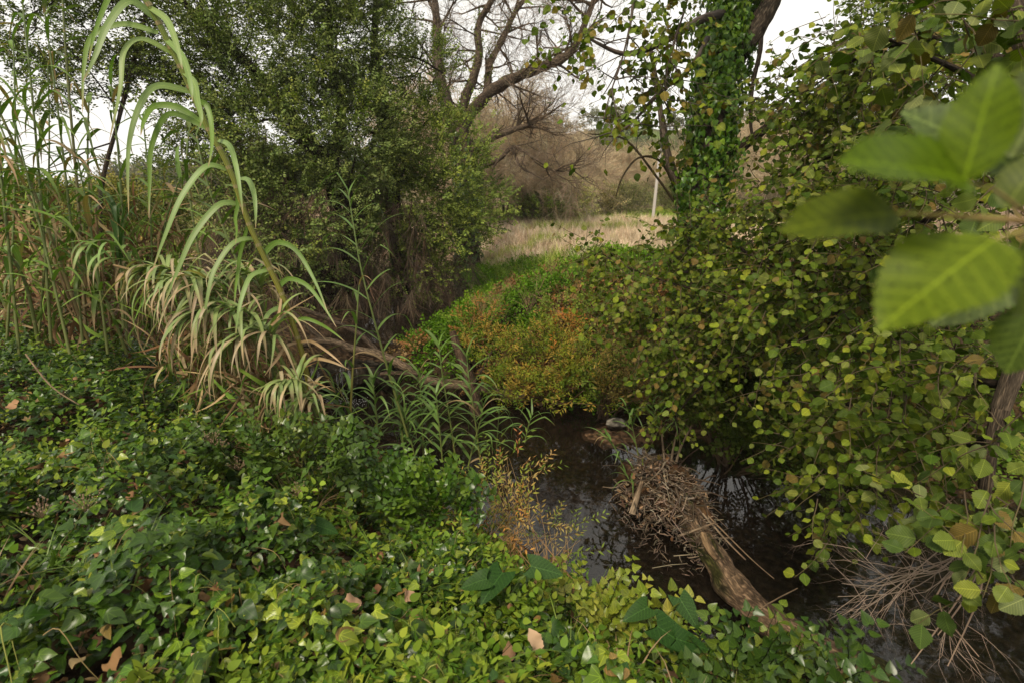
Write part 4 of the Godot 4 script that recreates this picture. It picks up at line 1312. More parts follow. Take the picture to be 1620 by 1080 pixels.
func reeds() -> void:
	var pale := L(0.27, 0.4, 0.2)
	var grn := L(0.19, 0.33, 0.07)
	var tan := L(0.5, 0.36, 0.19)
	# the tall leaning reed
	var tz := func(v: float) -> float: return lerpf(3.15, 4.05, clampf((v + 50.0) / 660.0, 0, 1))
	var stem := []
	for q in [[492, 625], [478, 560], [462, 510], [445, 465], [420, 412], [398, 365], [383, 325], [370, 285], [352, 245], [330, 205], [310, 160], [290, 115], [270, 75], [245, 25], [225, -10], [200, -60], [170, -120]]:
		stem.append(P(q[0], q[1], tz.call(q[1])))
	var root := thing("tall_leaning_reed", "tall green reed leaning left across the sky with long arching leaves", "reed", "", stem[0])
	var p := smooth(stem, 4)
	var b := MB.new()
	b.tube(p, ramp(p.size(), 0.02, 0.018), 10, L(0.33, 0.3, 0.05), L(0.24, 0.36, 0.07))
	part("stem", b.mesh(), M.reed, root)
	for i in range(3, p.size() - 1, 3):
		var d := (p[i + 1] - p[i]).normalized()
		var nb := MB.new()
		nb.tube(PackedVector3Array([p[i] - d * 0.012, p[i], p[i] + d * 0.012]), PackedFloat32Array([0.0195, 0.0235, 0.0195]), 10, L(0.4, 0.36, 0.16), L(0.4, 0.36, 0.16))
		part("node", nb.mesh(), M.reed, root)
	var lv := [
		[[303, 146], [250, 136], [222, 165], [203, 235], [203, 340], "p", 0.062], [[332, 207], [285, 172], [245, 168], [228, 190], [222, 215], "g", 0.066], [[330, 205], [268, 180], [240, 230], [236, 290], [235, 345], "g", 0.05],
		[[274, 86], [225, 62], [196, 82], [190, 140], [172, 225], "p", 0.06], [[249, 32], [205, 2], [170, 40], [150, 90], [130, 130], "p", 0.066], [[250, 52], [195, 38], [145, 58], [132, 110], [130, 180], "g", 0.05],
		[[357, 268], [325, 264], [288, 310], [262, 370], [240, 430], "p", 0.062], [[375, 322], [345, 325], [306, 372], [280, 430], [255, 492], "p", 0.06], [[402, 377], [370, 384], [340, 425], [328, 470], [320, 520], "p", 0.055],
		[[425, 427], [398, 436], [384, 465], [376, 500], [372, 535], "p", 0.05], [[415, 405], [437, 384], [468, 396], [498, 445], [520, 500], "g", 0.055], [[440, 455], [457, 441], [486, 452], [512, 485], [532, 518], "g", 0.05],
		[[345, 222], [362, 230], [372, 258], [379, 298], [384, 340], "p", 0.05], [[377, 283], [392, 285], [401, 305], [404, 332], [404, 362], "p", 0.05], [[452, 483], [428, 493], [416, 512], [410, 528], [404, 545], "p", 0.045],
		[[472, 541], [452, 548], [438, 568], [428, 580], [418, 594], "t", 0.035], [[474, 541], [492, 540], [512, 552], [530, 566], [545, 580], "t", 0.03], [[487, 573], [500, 567], [518, 570], [535, 576], [552, 584], "t", 0.034],
		[[463, 510], [482, 504], [505, 512], [525, 524], [545, 540], "g", 0.04], [[445, 470], [440, 500], [430, 514], [455, 492], [500, 466], "t", 0.03], [[310, 160], [326, 166], [334, 195], [335, 232], [329, 264], "g", 0.05],
		[[290, 115], [306, 130], [312, 160], [318, 185], [316, 200], "p", 0.055], [[262, 62], [285, 85], [296, 110], [302, 140], [304, 160], "p", 0.055], [[236, 12], [262, 30], [276, 60], [284, 90], [288, 110], "p", 0.055], [[393, 352], [380, 400], [376, 430], [372, 460], [371, 480], "g", 0.035],
		[[225, -8], [200, -30], [175, -10], [150, 50], [140, 95], "g", 0.05], [[372, 290], [376, 320], [372, 345], [374, 365], [372, 385], "g", 0.035]]
	for i in lv.size():
		var e: Array = lv[i]
		var pts := []
		for k in 5:
			var off := -0.1 * sin(PI * k / 5.0) - 0.04 * k if e[5] != "g" else -0.02 * k + 0.05 * sin(k * 1.1)
			pts.append(P(e[k][0], e[k][1], tz.call(e[0][1]) + off))
		var c: Color = {"p": pale, "g": grn, "t": tan}[e[5]]
		part("leaf", path_leaf(pts, e[6] * 0.72, jit(c, 0.12), jit(tan, 0.1), 0.12, R(-0.5, 0.5) if e[5] == "g" else R(-0.2, 0.3)), M.reed, root)

	# other standing reeds
	var g1 := "reeds of the left thicket"
	reed("reed", "half-hidden reed standing just behind the tall leaning one", g1, pxs([[445, 640, 4.4], [415, 490, 4.35], [380, 425, 4.3], [345, 340, 4.25], [322, 270, 4.2], [310, 210, 4.2]]), 13, 0.6, 0.045, {"from": 0.35, "az": 0.3, "green": L(0.14, 0.23, 0.07)})
	reed("reed", "upright reed with brownish stem against the white sky at left", g1, pxs([[135, 520, 4.7], [128, 400, 4.7], [122, 300, 4.65], [112, 190, 4.6], [104, 90, 4.55], [98, -10, 4.5], [95, -90, 4.5]]), 18, 0.55, 0.055, {"from": 0.3, "stem": L(0.26, 0.2, 0.09), "green": L(0.15, 0.22, 0.11), "az": 0.2, "droop": 1.3})
	reed("reed", "thin reed with drooping grey-green leaves at the far left edge", g1, pxs([[125, 500, 4.3], [85, 390, 4.2], [40, 270, 4.1], [-5, 170, 4.0], [-60, 60, 4.0]]), 13, 0.55, 0.05, {"from": 0.2, "stem": L(0.28, 0.22, 0.08), "az": 0.6, "droop": 1.3})
	reed("reed", "yellowing reed slanting up from the brown thatch at far left", g1, pxs([[140, 540, 4.5], [100, 450, 4.4], [60, 350, 4.4], [20, 250, 4.4], [-20, 150, 4.4]]), 11, 0.5, 0.045, {"from": 0.35, "stem": L(0.32, 0.24, 0.08), "brown": 0.3, "az": 0.1})
	reed("reed", "straight reed with upright leaves left of the spiky tuft", g1, pxs([[165, 520, 5.0], [150, 420, 5.0], [142, 330, 5.0], [138, 240, 5.0], [140, 160, 5.0]]), 12, 0.55, 0.045, {"from": 0.3, "az": 1.0})
	reed("reed", "short reed with tan lower leaves between the two tall ones", g1, pxs([[260, 520, 4.9], [250, 430, 4.9], [262, 350, 4.9], [285, 280, 4.85]]), 12, 0.6, 0.04, {"from": 0.25, "brown": 0.35, "az": 0.2, "droop": 1.2})
	reed("reed", "fine-leaved reed in front of the dense tree, left of the tall stem", g1, pxs([[330, 540, 4.9], [320, 440, 4.9], [305, 350, 4.9], [295, 260, 4.9], [300, 200, 4.9]]), 12, 0.6, 0.035, {"from": 0.3, "brown": 0.2, "az": 0.1, "green": L(0.18, 0.24, 0.08)})
	reed("reed", "broken reed bending over the brown thatch near the left edge", g1, pxs([[60, 540, 4.2], [40, 450, 4.1], [10, 400, 4.0], [-30, 390, 3.9]]), 8, 0.5, 0.055, {"from": 0.4, "az": 1.2, "droop": 1.6, "green": pale})
	reed("reed", "reed half buried in the thatch below the upright brown-stemmed one", g1, pxs([[200, 560, 4.6], [170, 480, 4.5], [130, 420, 4.5], [85, 370, 4.4]]), 11, 0.55, 0.045, {"from": 0.2, "brown": 0.35, "az": 0.7, "droop": 1.4})
	reed("reed", "leafy reed low behind the drooping fans at left centre", g1, pxs([[300, 580, 4.7], [275, 500, 4.7], [235, 440, 4.7], [200, 410, 4.6]]), 13, 0.5, 0.04, {"from": 0.2, "brown": 0.2, "az": 0.4, "droop": 1.3, "green": L(0.2, 0.27, 0.12)})
	reed("spiky_reed_shoot", "dark green spiky reed shoot with pale leaves hanging to its left", "", pxs([[195, 520, 4.3], [192, 450, 4.3], [189, 395, 4.3], [186, 350, 4.3]]), 16, 0.42, 0.04, {"from": 0.5, "rise": 2.6, "droop": 0.5, "green": L(0.07, 0.16, 0.05), "az": 0.5, "dead": 0.05})
	reed("reed", "pale reed top flopping left below the spiky shoot", g1, pxs([[240, 500, 4.25], [215, 430, 4.2], [180, 385, 4.15], [140, 380, 4.1]]), 14, 0.42, 0.04, {"from": 0.3, "green": pale, "az": 1.3, "droop": 1.7})

	# more of the same crowd
	for e in [[30, 560, 3.9, -40, -60, "green reed leaving the frame at its upper left corner"], [80, 540, 4.0, 30, -40, "tall green reed topping out just right of the upper left corner"], [-30, 560, 3.6, -60, 40, "reed of which only hanging leaves show at the left edge"], [130, 540, 4.3, 70, 20, "tall green reed left of the brown-stemmed one, reaching the crown above"], [10, 540, 4.4, 20, 60, "upright green reed nearest the left edge against the sky"],
		[200, 540, 4.6, 175, 130, "slim reed half way between the brown-stemmed reed and the tall leaning one"], [240, 540, 4.8, 225, 180, "slim reed close to the left of the tall leaning one"], [60, 540, 4.7, 75, 100, "thin reed behind the yellowing one at the far left"], [110, 560, 3.9, 20, 190, "reed bowing left across the brown thatch, its top below the skyline trees"], [170, 560, 4.2, 120, 240, "short green reed leaning left in front of the spiky shoot"], [-60, 560, 3.8, 0, 160, "reed leaning in from beyond the left edge"]]:
		reed("reed", e[5], g1, pxs([[e[0], e[1], e[2]], [lerpf(e[0], e[3], 0.4) + 6, lerpf(e[1], e[4], 0.35), e[2]], [lerpf(e[0], e[3], 0.75) + 6, lerpf(e[1], e[4], 0.7), e[2]], [e[3], e[4], e[2]]]), 17, 0.58, 0.036, {"from": 0.2, "brown": 0.12, "green": L(0.2, 0.33, 0.09), "az": R(-0.3, 0.5), "droop": 1.25, "wild": 0.8, "r": 0.011})
	# drooping fans
	var g2 := "drooping reed fans above the ivy"
	var fans := [[[470, 640, 4.0], [400, 520, 3.9], [350, 455, 3.85], [300, 440, 3.75], [255, 455, 3.7], "highest drooping reed fan, spreading left towards the brown thatch"], [[480, 640, 3.95], [430, 540, 3.85], [385, 490, 3.8], [335, 485, 3.7], [290, 510, 3.6], "middle drooping reed fan with bleached inner leaves"], [[490, 640, 3.9], [460, 560, 3.85], [425, 525, 3.75], [385, 525, 3.65], [350, 550, 3.6], "lower drooping reed fan touching the ivy"], [[500, 660, 3.85], [480, 610, 3.8], [455, 600, 3.7], [430, 610, 3.65], "small drooping reed fan at the foot of the tall leaning reed"], [[420, 640, 4.1], [360, 520, 4.05], [310, 460, 4.0], [265, 425, 3.95], [225, 425, 3.9], "yellowing drooping reed fan farthest left"], [[440, 640, 4.2], [420, 520, 4.2], [410, 450, 4.2], [385, 430, 4.1], [350, 440, 4.0], "drooping reed fan directly behind the tall stem"], [[520, 680, 3.9], [505, 640, 3.85], [485, 625, 3.8], [470, 640, 3.7], "ragged drooping reed fan hanging down to the dead stalks"]]
	for e in fans:
		reed("drooping_reed", e[e.size() - 1], g2, pxs(e.slice(0, e.size() - 1)), 62 if e.size() > 5 else 34, 0.52 if e.size() > 5 else 0.36, 0.032, {"from": 0.4, "green": L(0.32, 0.43, 0.24), "tan": L(0.58, 0.46, 0.27), "dead": 0.5, "brown": 0.16, "droop": 1.2, "az": R(0.8, 1.5), "rise": 0.6, "r": 0.012, "wild": 1.4})

	# the young reed and its neighbours by the water
	var g3 := "young reeds by the pool"
	var y := {"from": 0.12, "green": L(0.16, 0.28, 0.1), "dead": 0.08, "brown": 0.04, "droop": 0.9, "r": 0.011, "rise": 1.0, "wild": 0.9}
	reed("young_reed", "tallest young reed rising in front of the dark tree, thin arching leaves", g3, pxs([[645, 690, 4.6], [615, 590, 4.6], [590, 500, 4.6], [570, 420, 4.6], [558, 350, 4.6], [550, 300, 4.6]]), 24, 0.55, 0.036, y.merged({"az": 0.1}))
	reed("young_reed", "thin yellow reed stalk crossing the fallen log on the left", g3, pxs([[553, 680, 4.3], [557, 600, 4.3], [563, 520, 4.3], [568, 450, 4.3]]), 7, 0.35, 0.03, y.merged({"stem": L(0.33, 0.28, 0.06)}, true))
	var cl := [[720, 720, 694, 545, "young reed with the pale spearhead in front of the leaning stump"], [760, 730, 738, 560, "young reed farthest right of the pool clump"], [670, 720, 664, 590, "young reed left of the spearheaded one"], [640, 720, 628, 610, "short young reed at the left of the pool clump"], [700, 730, 690, 620, "low bushy young reed in the middle of the clump"], [740, 740, 765, 640, "low young reed arching over the open water"], [600, 700, 590, 600, "young reed in front of the waterfall"], [660, 740, 640, 650, "lowest young reed amid the ivy edge"], [560, 690, 530, 620, "young reed beside the foot of the drooping fans"]]
	for e in cl:
		var tt := R(4.5, 4.9)
		reed("young_reed", e[4], g3, pxs([[e[0], e[1], tt], [lerpf(e[0], e[2], 0.4), lerpf(e[1], e[3], 0.4), tt], [lerpf(e[0], e[2], 0.8), lerpf(e[1], e[3], 0.75), tt], [e[2], e[3], tt]]), 17, 0.42, 0.033, y.merged({"from": 0.08, "r": 0.008, "az": R(-0.4, 0.4)}, true))
	for e in [[785, 720, 790, 650, "small reed shoot alone at the pool's near edge"], [830, 700, 842, 655, "withered reed shoot right of the lone one"], [985, 735, 962, 690, "small reed shoot leaning left from the driftwood"], [1010, 720, 990, 640, "small reed shoot behind the driftwood"], [1050, 690, 1030, 640, "small reed shoot highest behind the driftwood"], [1015, 800, 990, 750, "grassy reed shoot in the driftwood's left flank"]]:
		var tt := 5.0
		reed("reed_shoot", e[4], "small reed shoots along the stream", pxs([[e[0], e[1], tt], [lerpf(e[0], e[2], 0.5), lerpf(e[1], e[3], 0.6), tt], [e[2], e[3], tt]]), 10, 0.32, 0.022, y.merged({"r": 0.006, "from": 0.1}, true))

	# dead reed thatch
	var tl := []
	for k in 5:
		tl.append(curved_leaf(Vector3.ZERO, Vector3(0.15, 0.3, 1), 0.6, 0.03, R(0.5, 1.8), Color.WHITE, Color(0.9, 0.85, 0.8), 0.4, R(-1.5, 1.5)))
	var xf := []
	var col := []
	for q in [blob(60, 470, 4.9, 110, 70, 0.4), blob(180, 470, 5.0, 110, 70, 0.4), blob(230, 400, 5.1, 80, 70, 0.3), blob(330, 560, 4.3, 90, 70, 0.25), blob(440, 640, 4.0, 60, 40, 0.15), blob(60, 380, 5.2, 110, 60, 0.3)]:
		for i in 230:
			var e := in_blob(q)
			var up := rng.randf() < 0.35
			xf.append(frame(e, Vector3(R(-1, 1), R(0.2, 1.5) if up else R(-1.6, -0.2), R(-1, 1)), RV(), R(0.5, 1.2)))
			col.append(jit([L(0.2, 0.125, 0.06), L(0.16, 0.09, 0.045), L(0.34, 0.25, 0.13), L(0.13, 0.21, 0.05), L(0.16, 0.25, 0.07)][rng.randi() % 5], 0.3))
	var th := thing("dead_reed_thatch", "brown thatch of dead reed leaves filling the left thicket", "thatch")
	th.set_meta("kind", "stuff")
	scatter("straw", tl, M.dry, xf, col, th)
	# bleached bent canes in the thatch
	var canes := [[[0, 300, 4.3], [60, 400, 4.3], [115, 500, 4.2], "straight tan cane slanting through the thatch at the far left"], [[20, 250, 4.5], [70, 370, 4.4], [120, 500, 4.3], "tan cane parallel to the far-left one"], [[180, 420, 4.0], [215, 430, 3.95], [245, 450, 3.9], "thick bleached cane end in the drooping fans"], [[420, 400, 4.6], [470, 510, 4.5], [530, 620, 4.4], "grey dead cane crossing behind the tall reed's foot"], [[150, 330, 4.7], [160, 420, 4.7], [175, 520, 4.6], "brown upright dead cane behind the spiky shoot"], [[395, 690, 3.7], [420, 640, 3.8], [450, 590, 3.9], "dead stalk poking from the ivy beneath the fans"], [[410, 590, 3.9], [385, 620, 3.8], [345, 680, 3.6], "slanting dead stalk dropping to the ivy"]]
	for e in canes:
		var cp := smooth(pxs(e.slice(0, 3)), 4)
		var cb := MB.new()
		cb.tube(cp, ramp(cp.size(), 0.011, 0.008), 7, L(0.36, 0.27, 0.15), L(0.3, 0.21, 0.11), 0.2, nf)
		var o := part("dead_cane", cb.mesh(), M.wood, self)
		tag(o, e[3], "cane", "dead canes in the reeds")

func logs() -> void:
	# the near log
	var bark := L(0.27, 0.195, 0.13)
	var moss := L(0.06, 0.065, 0.015)
	moss.a = 0.95
	var g := P(1120, 850, 4.3)
	var lg := thing("fallen_log", "thick mossy fallen log running from the driftwood into the ivy", "log", "", g)
	var b := MB.new()
	var p := smooth(pxs([[1085, 790, 4.75], [1105, 838, 4.45], [1128, 880, 4.2], [1160, 930, 3.85], [1205, 975, 3.55], [1260, 1010, 3.35], [1330, 1050, 3.2], [1400, 1085, 3.1]]), 6)
	b.tube(p, ramp(p.size(), 0.095, 0.125), 22, bark, L(0.24, 0.165, 0.11), 0.4, nf, moss)
	b.cap(p[0], (p[0] - p[1]).normalized(), 0.09, 12, L(0.3, 0.22, 0.14))
	part("trunk", b.mesh(), M.bark, lg)
	var kb := MB.new()
	limb(kb, pxs([[1112, 845, 4.25], [1122, 870, 4.1], [1134, 885, 4.02]]), 0.03, 0.012, 8, L(0.35, 0.25, 0.15), L(0.3, 0.2, 0.12))
	part("split_bark", kb.mesh(), M.wood, lg)
	# driftwood
	var c := P(1050, 765, 4.95)
	var dw := thing("driftwood_pile", "mound of brown driftwood and flood litter caught on the log", "driftwood", "", Vector3(c.x, 0, c.z))
	var m := MB.new()
	var rows := 16
	for j in rows + 1:
		var f := float(j) / rows
		for i in 25:
			var a := TAU * i / 24.0
			var r := sin(f * PI * 0.5)
			var q := Vector3(cos(a) * 0.26 * r, 0.32 * cos(f * PI * 0.5), sin(a) * 0.5 * r)
			var k := 1.0 + 0.7 * nf.get_noise_3dv(q * 4.0)
			q = Vector3(q.x * k, q.y * k - 0.1, q.z * k)
			m.vert(Vector3(c.x, 0.12, c.z) + q.rotated(Vector3.UP, 0.5), jit(L(0.09, 0.055, 0.032), 0.3), Vector2(a, f))
	for j in rows:
		for i in 24:
			var a := j * 25 + i
			m.quad(a, a + 25, a + 26, a + 1)
	part("litter_mound", m.mesh(), M.soil, dw)
	var cols := [L(0.17, 0.13, 0.095), L(0.26, 0.2, 0.145), L(0.11, 0.08, 0.058), L(0.38, 0.31, 0.23)]
	var litter := MB.new()
	for i in 2300:
		var a := R(0, TAU)
		var rr := pow(rng.randf(), 0.5) * 1.12
		var q := Vector3(c.x + cos(a) * 0.38 * rr + R(-0.06, 0.06), 0.05 + 0.36 * cos(rr * 1.45) + R(-0.1, 0.09), c.z + sin(a) * 0.78 * rr + 0.1)
		if nf.get_noise_2d(q.x * 4.0, q.z * 4.0) < -0.12 + 0.5 * (rr - 0.9):
			continue
		var d := Vector3(cos(a) * 0.5 + R(-0.9, 0.9), R(-0.5, 0.5), sin(a) * 0.6 + R(-0.8, 0.8)).normalized() * R(0.02, 0.1) * (3.0 if i % 9 == 0 else 1.0)
		var rad := R(0.0015, 0.006)
		var cc: Color = jit(cols[rng.randi() % 3] * R(0.35, 1.0), 0.35)
		litter.tube(PackedVector3Array([q - d * 0.5, q + RV() * 0.01, q + d * 0.5]), PackedFloat32Array([rad, rad, rad * 0.6]), 4, cc, cc)
	for i in 420:
		var a := R(0, TAU)
		var rr := pow(rng.randf(), 0.5) * 1.1
		var q := Vector3(c.x + cos(a) * 0.4 * rr, 0.06 + 0.36 * cos(rr * 1.45) + R(-0.06, 0.05), c.z + sin(a) * 0.5 * rr)
		var lc := jit([L(0.17, 0.1, 0.05), L(0.1, 0.06, 0.035), L(0.26, 0.17, 0.1)][i % 3], 0.35)
		litter.leaf(frame(q, RV(), RV() + Vector3.UP, R(0.03, 0.06)), OVAL, lc, lc, R(-0.5, 0.5), R(-0.5, 0.5))
	part("fine_litter", litter.mesh(), M.twig, dw, "stuff")
	for i in 34:
		var a := R(0, TAU)
		var rr := pow(rng.randf(), 0.5)
		var q := Vector3(c.x + cos(a) * 0.36 * rr, 0.08 + 0.36 * cos(rr * 1.45) + R(0.0, 0.1), c.z + sin(a) * 0.65 * rr)
		var d := Vector3(cos(a) * 0.8 + R(-0.5, 0.5), R(-0.9, 0.5), sin(a) * 0.9 + R(-0.4, 0.6)).normalized() * R(0.2, 0.65)
		var sb := MB.new()
		var rad := R(0.005, 0.011)
		var sp := smooth([q - d * 0.5, q - d * 0.2 + RV() * 0.05, q + d * 0.15 + RV() * 0.05, q + d * 0.5], 3)
		var cc: Color = cols[rng.randi() % 4]
		sb.tube(sp, ramp(sp.size(), rad, rad * 0.5), 6, cc, jit(cc, 0.2))
		part("stick", sb.mesh(), M.wood, dw)
	for e in [[[1052, 735, 4.95], [1048, 695, 4.95], [1046, 672, 4.95], 0.012], [[1070, 730, 5.0], [1078, 705, 5.0], [1095, 672, 5.0], 0.012], [[1062, 730, 5.0], [1066, 705, 5.0], [1072, 680, 5.0], 0.011], [[1030, 775, 4.7], [1070, 800, 4.55], [1098, 836, 4.4], 0.011], [[1000, 812, 4.6], [1008, 785, 4.62], [1016, 760, 4.65], 0.03], [[1072, 848, 4.3], [1100, 838, 4.25], [1132, 826, 4.25], 0.012], [[1112, 812, 4.4], [1150, 855, 4.2], [1180, 885, 4.05], 0.009], [[1082, 800, 4.6], [1088, 805, 4.5], [1092, 808, 4.45], 0.016]]:
		var sb := MB.new()
		var sp := smooth(pxs(e.slice(0, 3)), 4)
		sb.tube(sp, ramp(sp.size(), e[3], e[3] * 0.6), 8, L(0.42, 0.34, 0.25), L(0.3, 0.22, 0.15), 0.3, nf)
		part("stick", sb.mesh(), M.wood, dw)
	# the fallen log across the stream behind the reeds
	var l2 := thing("fallen_branch_log", "grey-brown fallen branch lying across the stream behind the young reeds", "log", "", P(650, 585, 7.3))
	var b2 := MB.new()
	limb(b2, pxs([[470, 545, 7.3], [520, 540, 7.3], [560, 552, 7.3], [605, 562, 7.25], [640, 580, 7.2], [665, 598, 7.2], [700, 606, 7.2], [750, 612, 7.2], [790, 620, 7.2], [830, 632, 7.1]]), 0.05, 0.075, 10, L(0.3, 0.23, 0.17), L(0.29, 0.22, 0.15), Color(0.1, 0.1, 0.03, 0.5))
	part("trunk", b2.mesh(), M.bark, l2)
	var b3 := MB.new()
	limb(b3, pxs([[480, 490, 7.7], [520, 505, 7.6], [570, 530, 7.5], [600, 560, 7.3]]), 0.035, 0.035, 8, L(0.13, 0.1, 0.075), L(0.17, 0.13, 0.1))
	limb(b3, pxs([[602, 592, 7.1], [630, 590, 7.1], [665, 592, 7.15]]), 0.03, 0.035, 8, L(0.19, 0.14, 0.1), L(0.19, 0.14, 0.1))
	limb(b3, pxs([[450, 470, 7.9], [470, 500, 7.7], [500, 530, 7.4], [520, 540, 7.3]]), 0.02, 0.03, 6, L(0.13, 0.1, 0.075), L(0.15, 0.12, 0.09))
	part("branch", b3.mesh(), M.bark, l2)
	# the leaning stump
	var s := thing("leaning_stump", "leaning dead stump rising from the water behind the young reeds", "stump", "", P(748, 640, 7.2))
	var b4 := MB.new()
	limb(b4, pxs([[755, 660, 7.0], [752, 625, 7.1], [738, 585, 7.2], [722, 545, 7.3], [716, 525, 7.35]]), 0.09, 0.05, 12, L(0.12, 0.085, 0.06), L(0.17, 0.12, 0.08))
	var tp := P(716, 525, 7.35)
	b4.cap(tp, (tp - P(722, 545, 7.3)).normalized(), 0.048, 10, L(0.22, 0.16, 0.11))
	part("trunk", b4.mesh(), M.bark, s)
	var b5 := MB.new()
	limb(b5, pxs([[745, 615, 7.1], [765, 580, 7.0], [778, 555, 7.0]]), 0.02, 0.01, 6, L(0.19, 0.14, 0.1), L(0.2, 0.15, 0.1))
	part("branch", b5.mesh(), M.bark, s)
	# mud spit and stone
	var mud := MB.new()
	var mc := P(985, 672, 6.4)
	for j in 9:
		for i in 19:
			var a := TAU * i / 18.0
			var f := j / 8.0
			var k := 1.0 + 0.3 * nf.get_noise_2d(cos(a) * 2.0, sin(a) * 2.0)
			mud.vert(Vector3(mc.x + cos(a) * 0.5 * f * k, 0.06 * (1.0 - f * f) + 0.03 * nf.get_noise_2d(cos(a) * f * 5.0, sin(a) * f * 5.0) - 0.02, mc.z + sin(a) * 0.35 * f * k), L(0.16, 0.1, 0.06), Vector2(a, f))
	for j in 8:
		for i in 18:
			var a := j * 19 + i
			mud.quad(a, a + 19, a + 20, a + 1)
	part("mud_spit", mud.mesh(), M.soil, self, "structure")
	var st := MB.new()
	var sc := P(976, 660, 6.4)
	sc.y = 0.13
	st.tube(PackedVector3Array([sc + Vector3(-0.13, 0, 0), sc + Vector3(-0.11, 0, 0), sc + Vector3(-0.04, 0.02, 0), sc + Vector3(0.05, 0.01, 0), sc + Vector3(0.12, 0, 0), sc + Vector3(0.14, -0.01, 0)]), PackedFloat32Array([0.005, 0.045, 0.075, 0.07, 0.04, 0.005]), 12, L(0.3, 0.28, 0.25), L(0.28, 0.27, 0.25), 0.5, nf)
	tag(part("stone", st.mesh(), M.soil, self), "grey flat stone on the mud at the foot of the orange bush", "stone")

	# dead brush hanging over the water at lower right
	var br := thing("dead_brush", "pale leafless twigs arching down over the dark water at lower right", "branch", "", P(1545, 850, 2.3))
	var bb := MB.new()
	var o := {"seg": 0.06, "wob": 0.16, "up": -0.03, "deep": 3, "kids": [3, 3, 2], "col": L(0.3, 0.22, 0.165), "tip": L(0.34, 0.26, 0.2)}
	var ends := []
	for i in 9:
		var q := pxs([[1545 + R(-8, 8), 840 + R(-10, 10), 2.3], [1500 + R(-20, 20), 880 + R(-15, 25), 2.35], [R(1400, 1450), 900 + R(-10, 40), 2.45], [R(1290, 1390), R(860, 990), 2.6]])
		var lp := smooth(q, 4)
		bb.tube(lp, ramp(lp.size(), 0.0034, 0.001), 5, L(0.28, 0.21, 0.16), L(0.32, 0.25, 0.19))
		sprout(bb, lp, 5, 0.24, 0.0018, o, ends, 0.2)
	for i in 4:
		var q := pxs([[1560 + R(-10, 10), 860, 2.25], [R(1480, 1600), 940, 2.2], [R(1440, 1620), R(1000, 1090), 2.15]])
		var lp := smooth(q, 4)
		bb.tube(lp, ramp(lp.size(), 0.005, 0.002), 5, L(0.2, 0.14, 0.1), L(0.24, 0.17, 0.12))
		sprout(bb, lp, 3, 0.2, 0.0018, o, ends, 0.3)
	part("twigs", bb.mesh(), M.twig, br)
	for e in [[[1182, 1000, 3.2], [1200, 965, 3.2], [1262, 930, 3.3], "forked tan stick lying over the log above the ivy"], [[1120, 815, 4.3], [1185, 880, 4.1], [1225, 915, 3.9], "long pale stick reaching from the driftwood into the water"], [[712, 782, 3.6], [725, 815, 3.4], [735, 850, 3.3], "pale bare twig standing at the edge of the ivy"], [[40, 560, 3.4], [80, 610, 3.2], [125, 640, 3.1], "thin pale twig lying on the ivy at the far left"]]:
		var sb := MB.new()
		var sp := smooth(pxs(e.slice(0, 3)), 4)
		sb.tube(sp, ramp(sp.size(), 0.006, 0.0035), 6, L(0.36, 0.27, 0.18), L(0.32, 0.24, 0.16), 0.25, nf)
		tag(part("loose_stick", sb.mesh(), M.wood, self), e[3], "stick", "loose sticks")

func hum(x: float, z: float) -> float:
	return maxf(0.02, 0.1 + 0.5 * (nz.get_noise_2d(x * 3.4 + 40, z * 3.4) + 0.1))

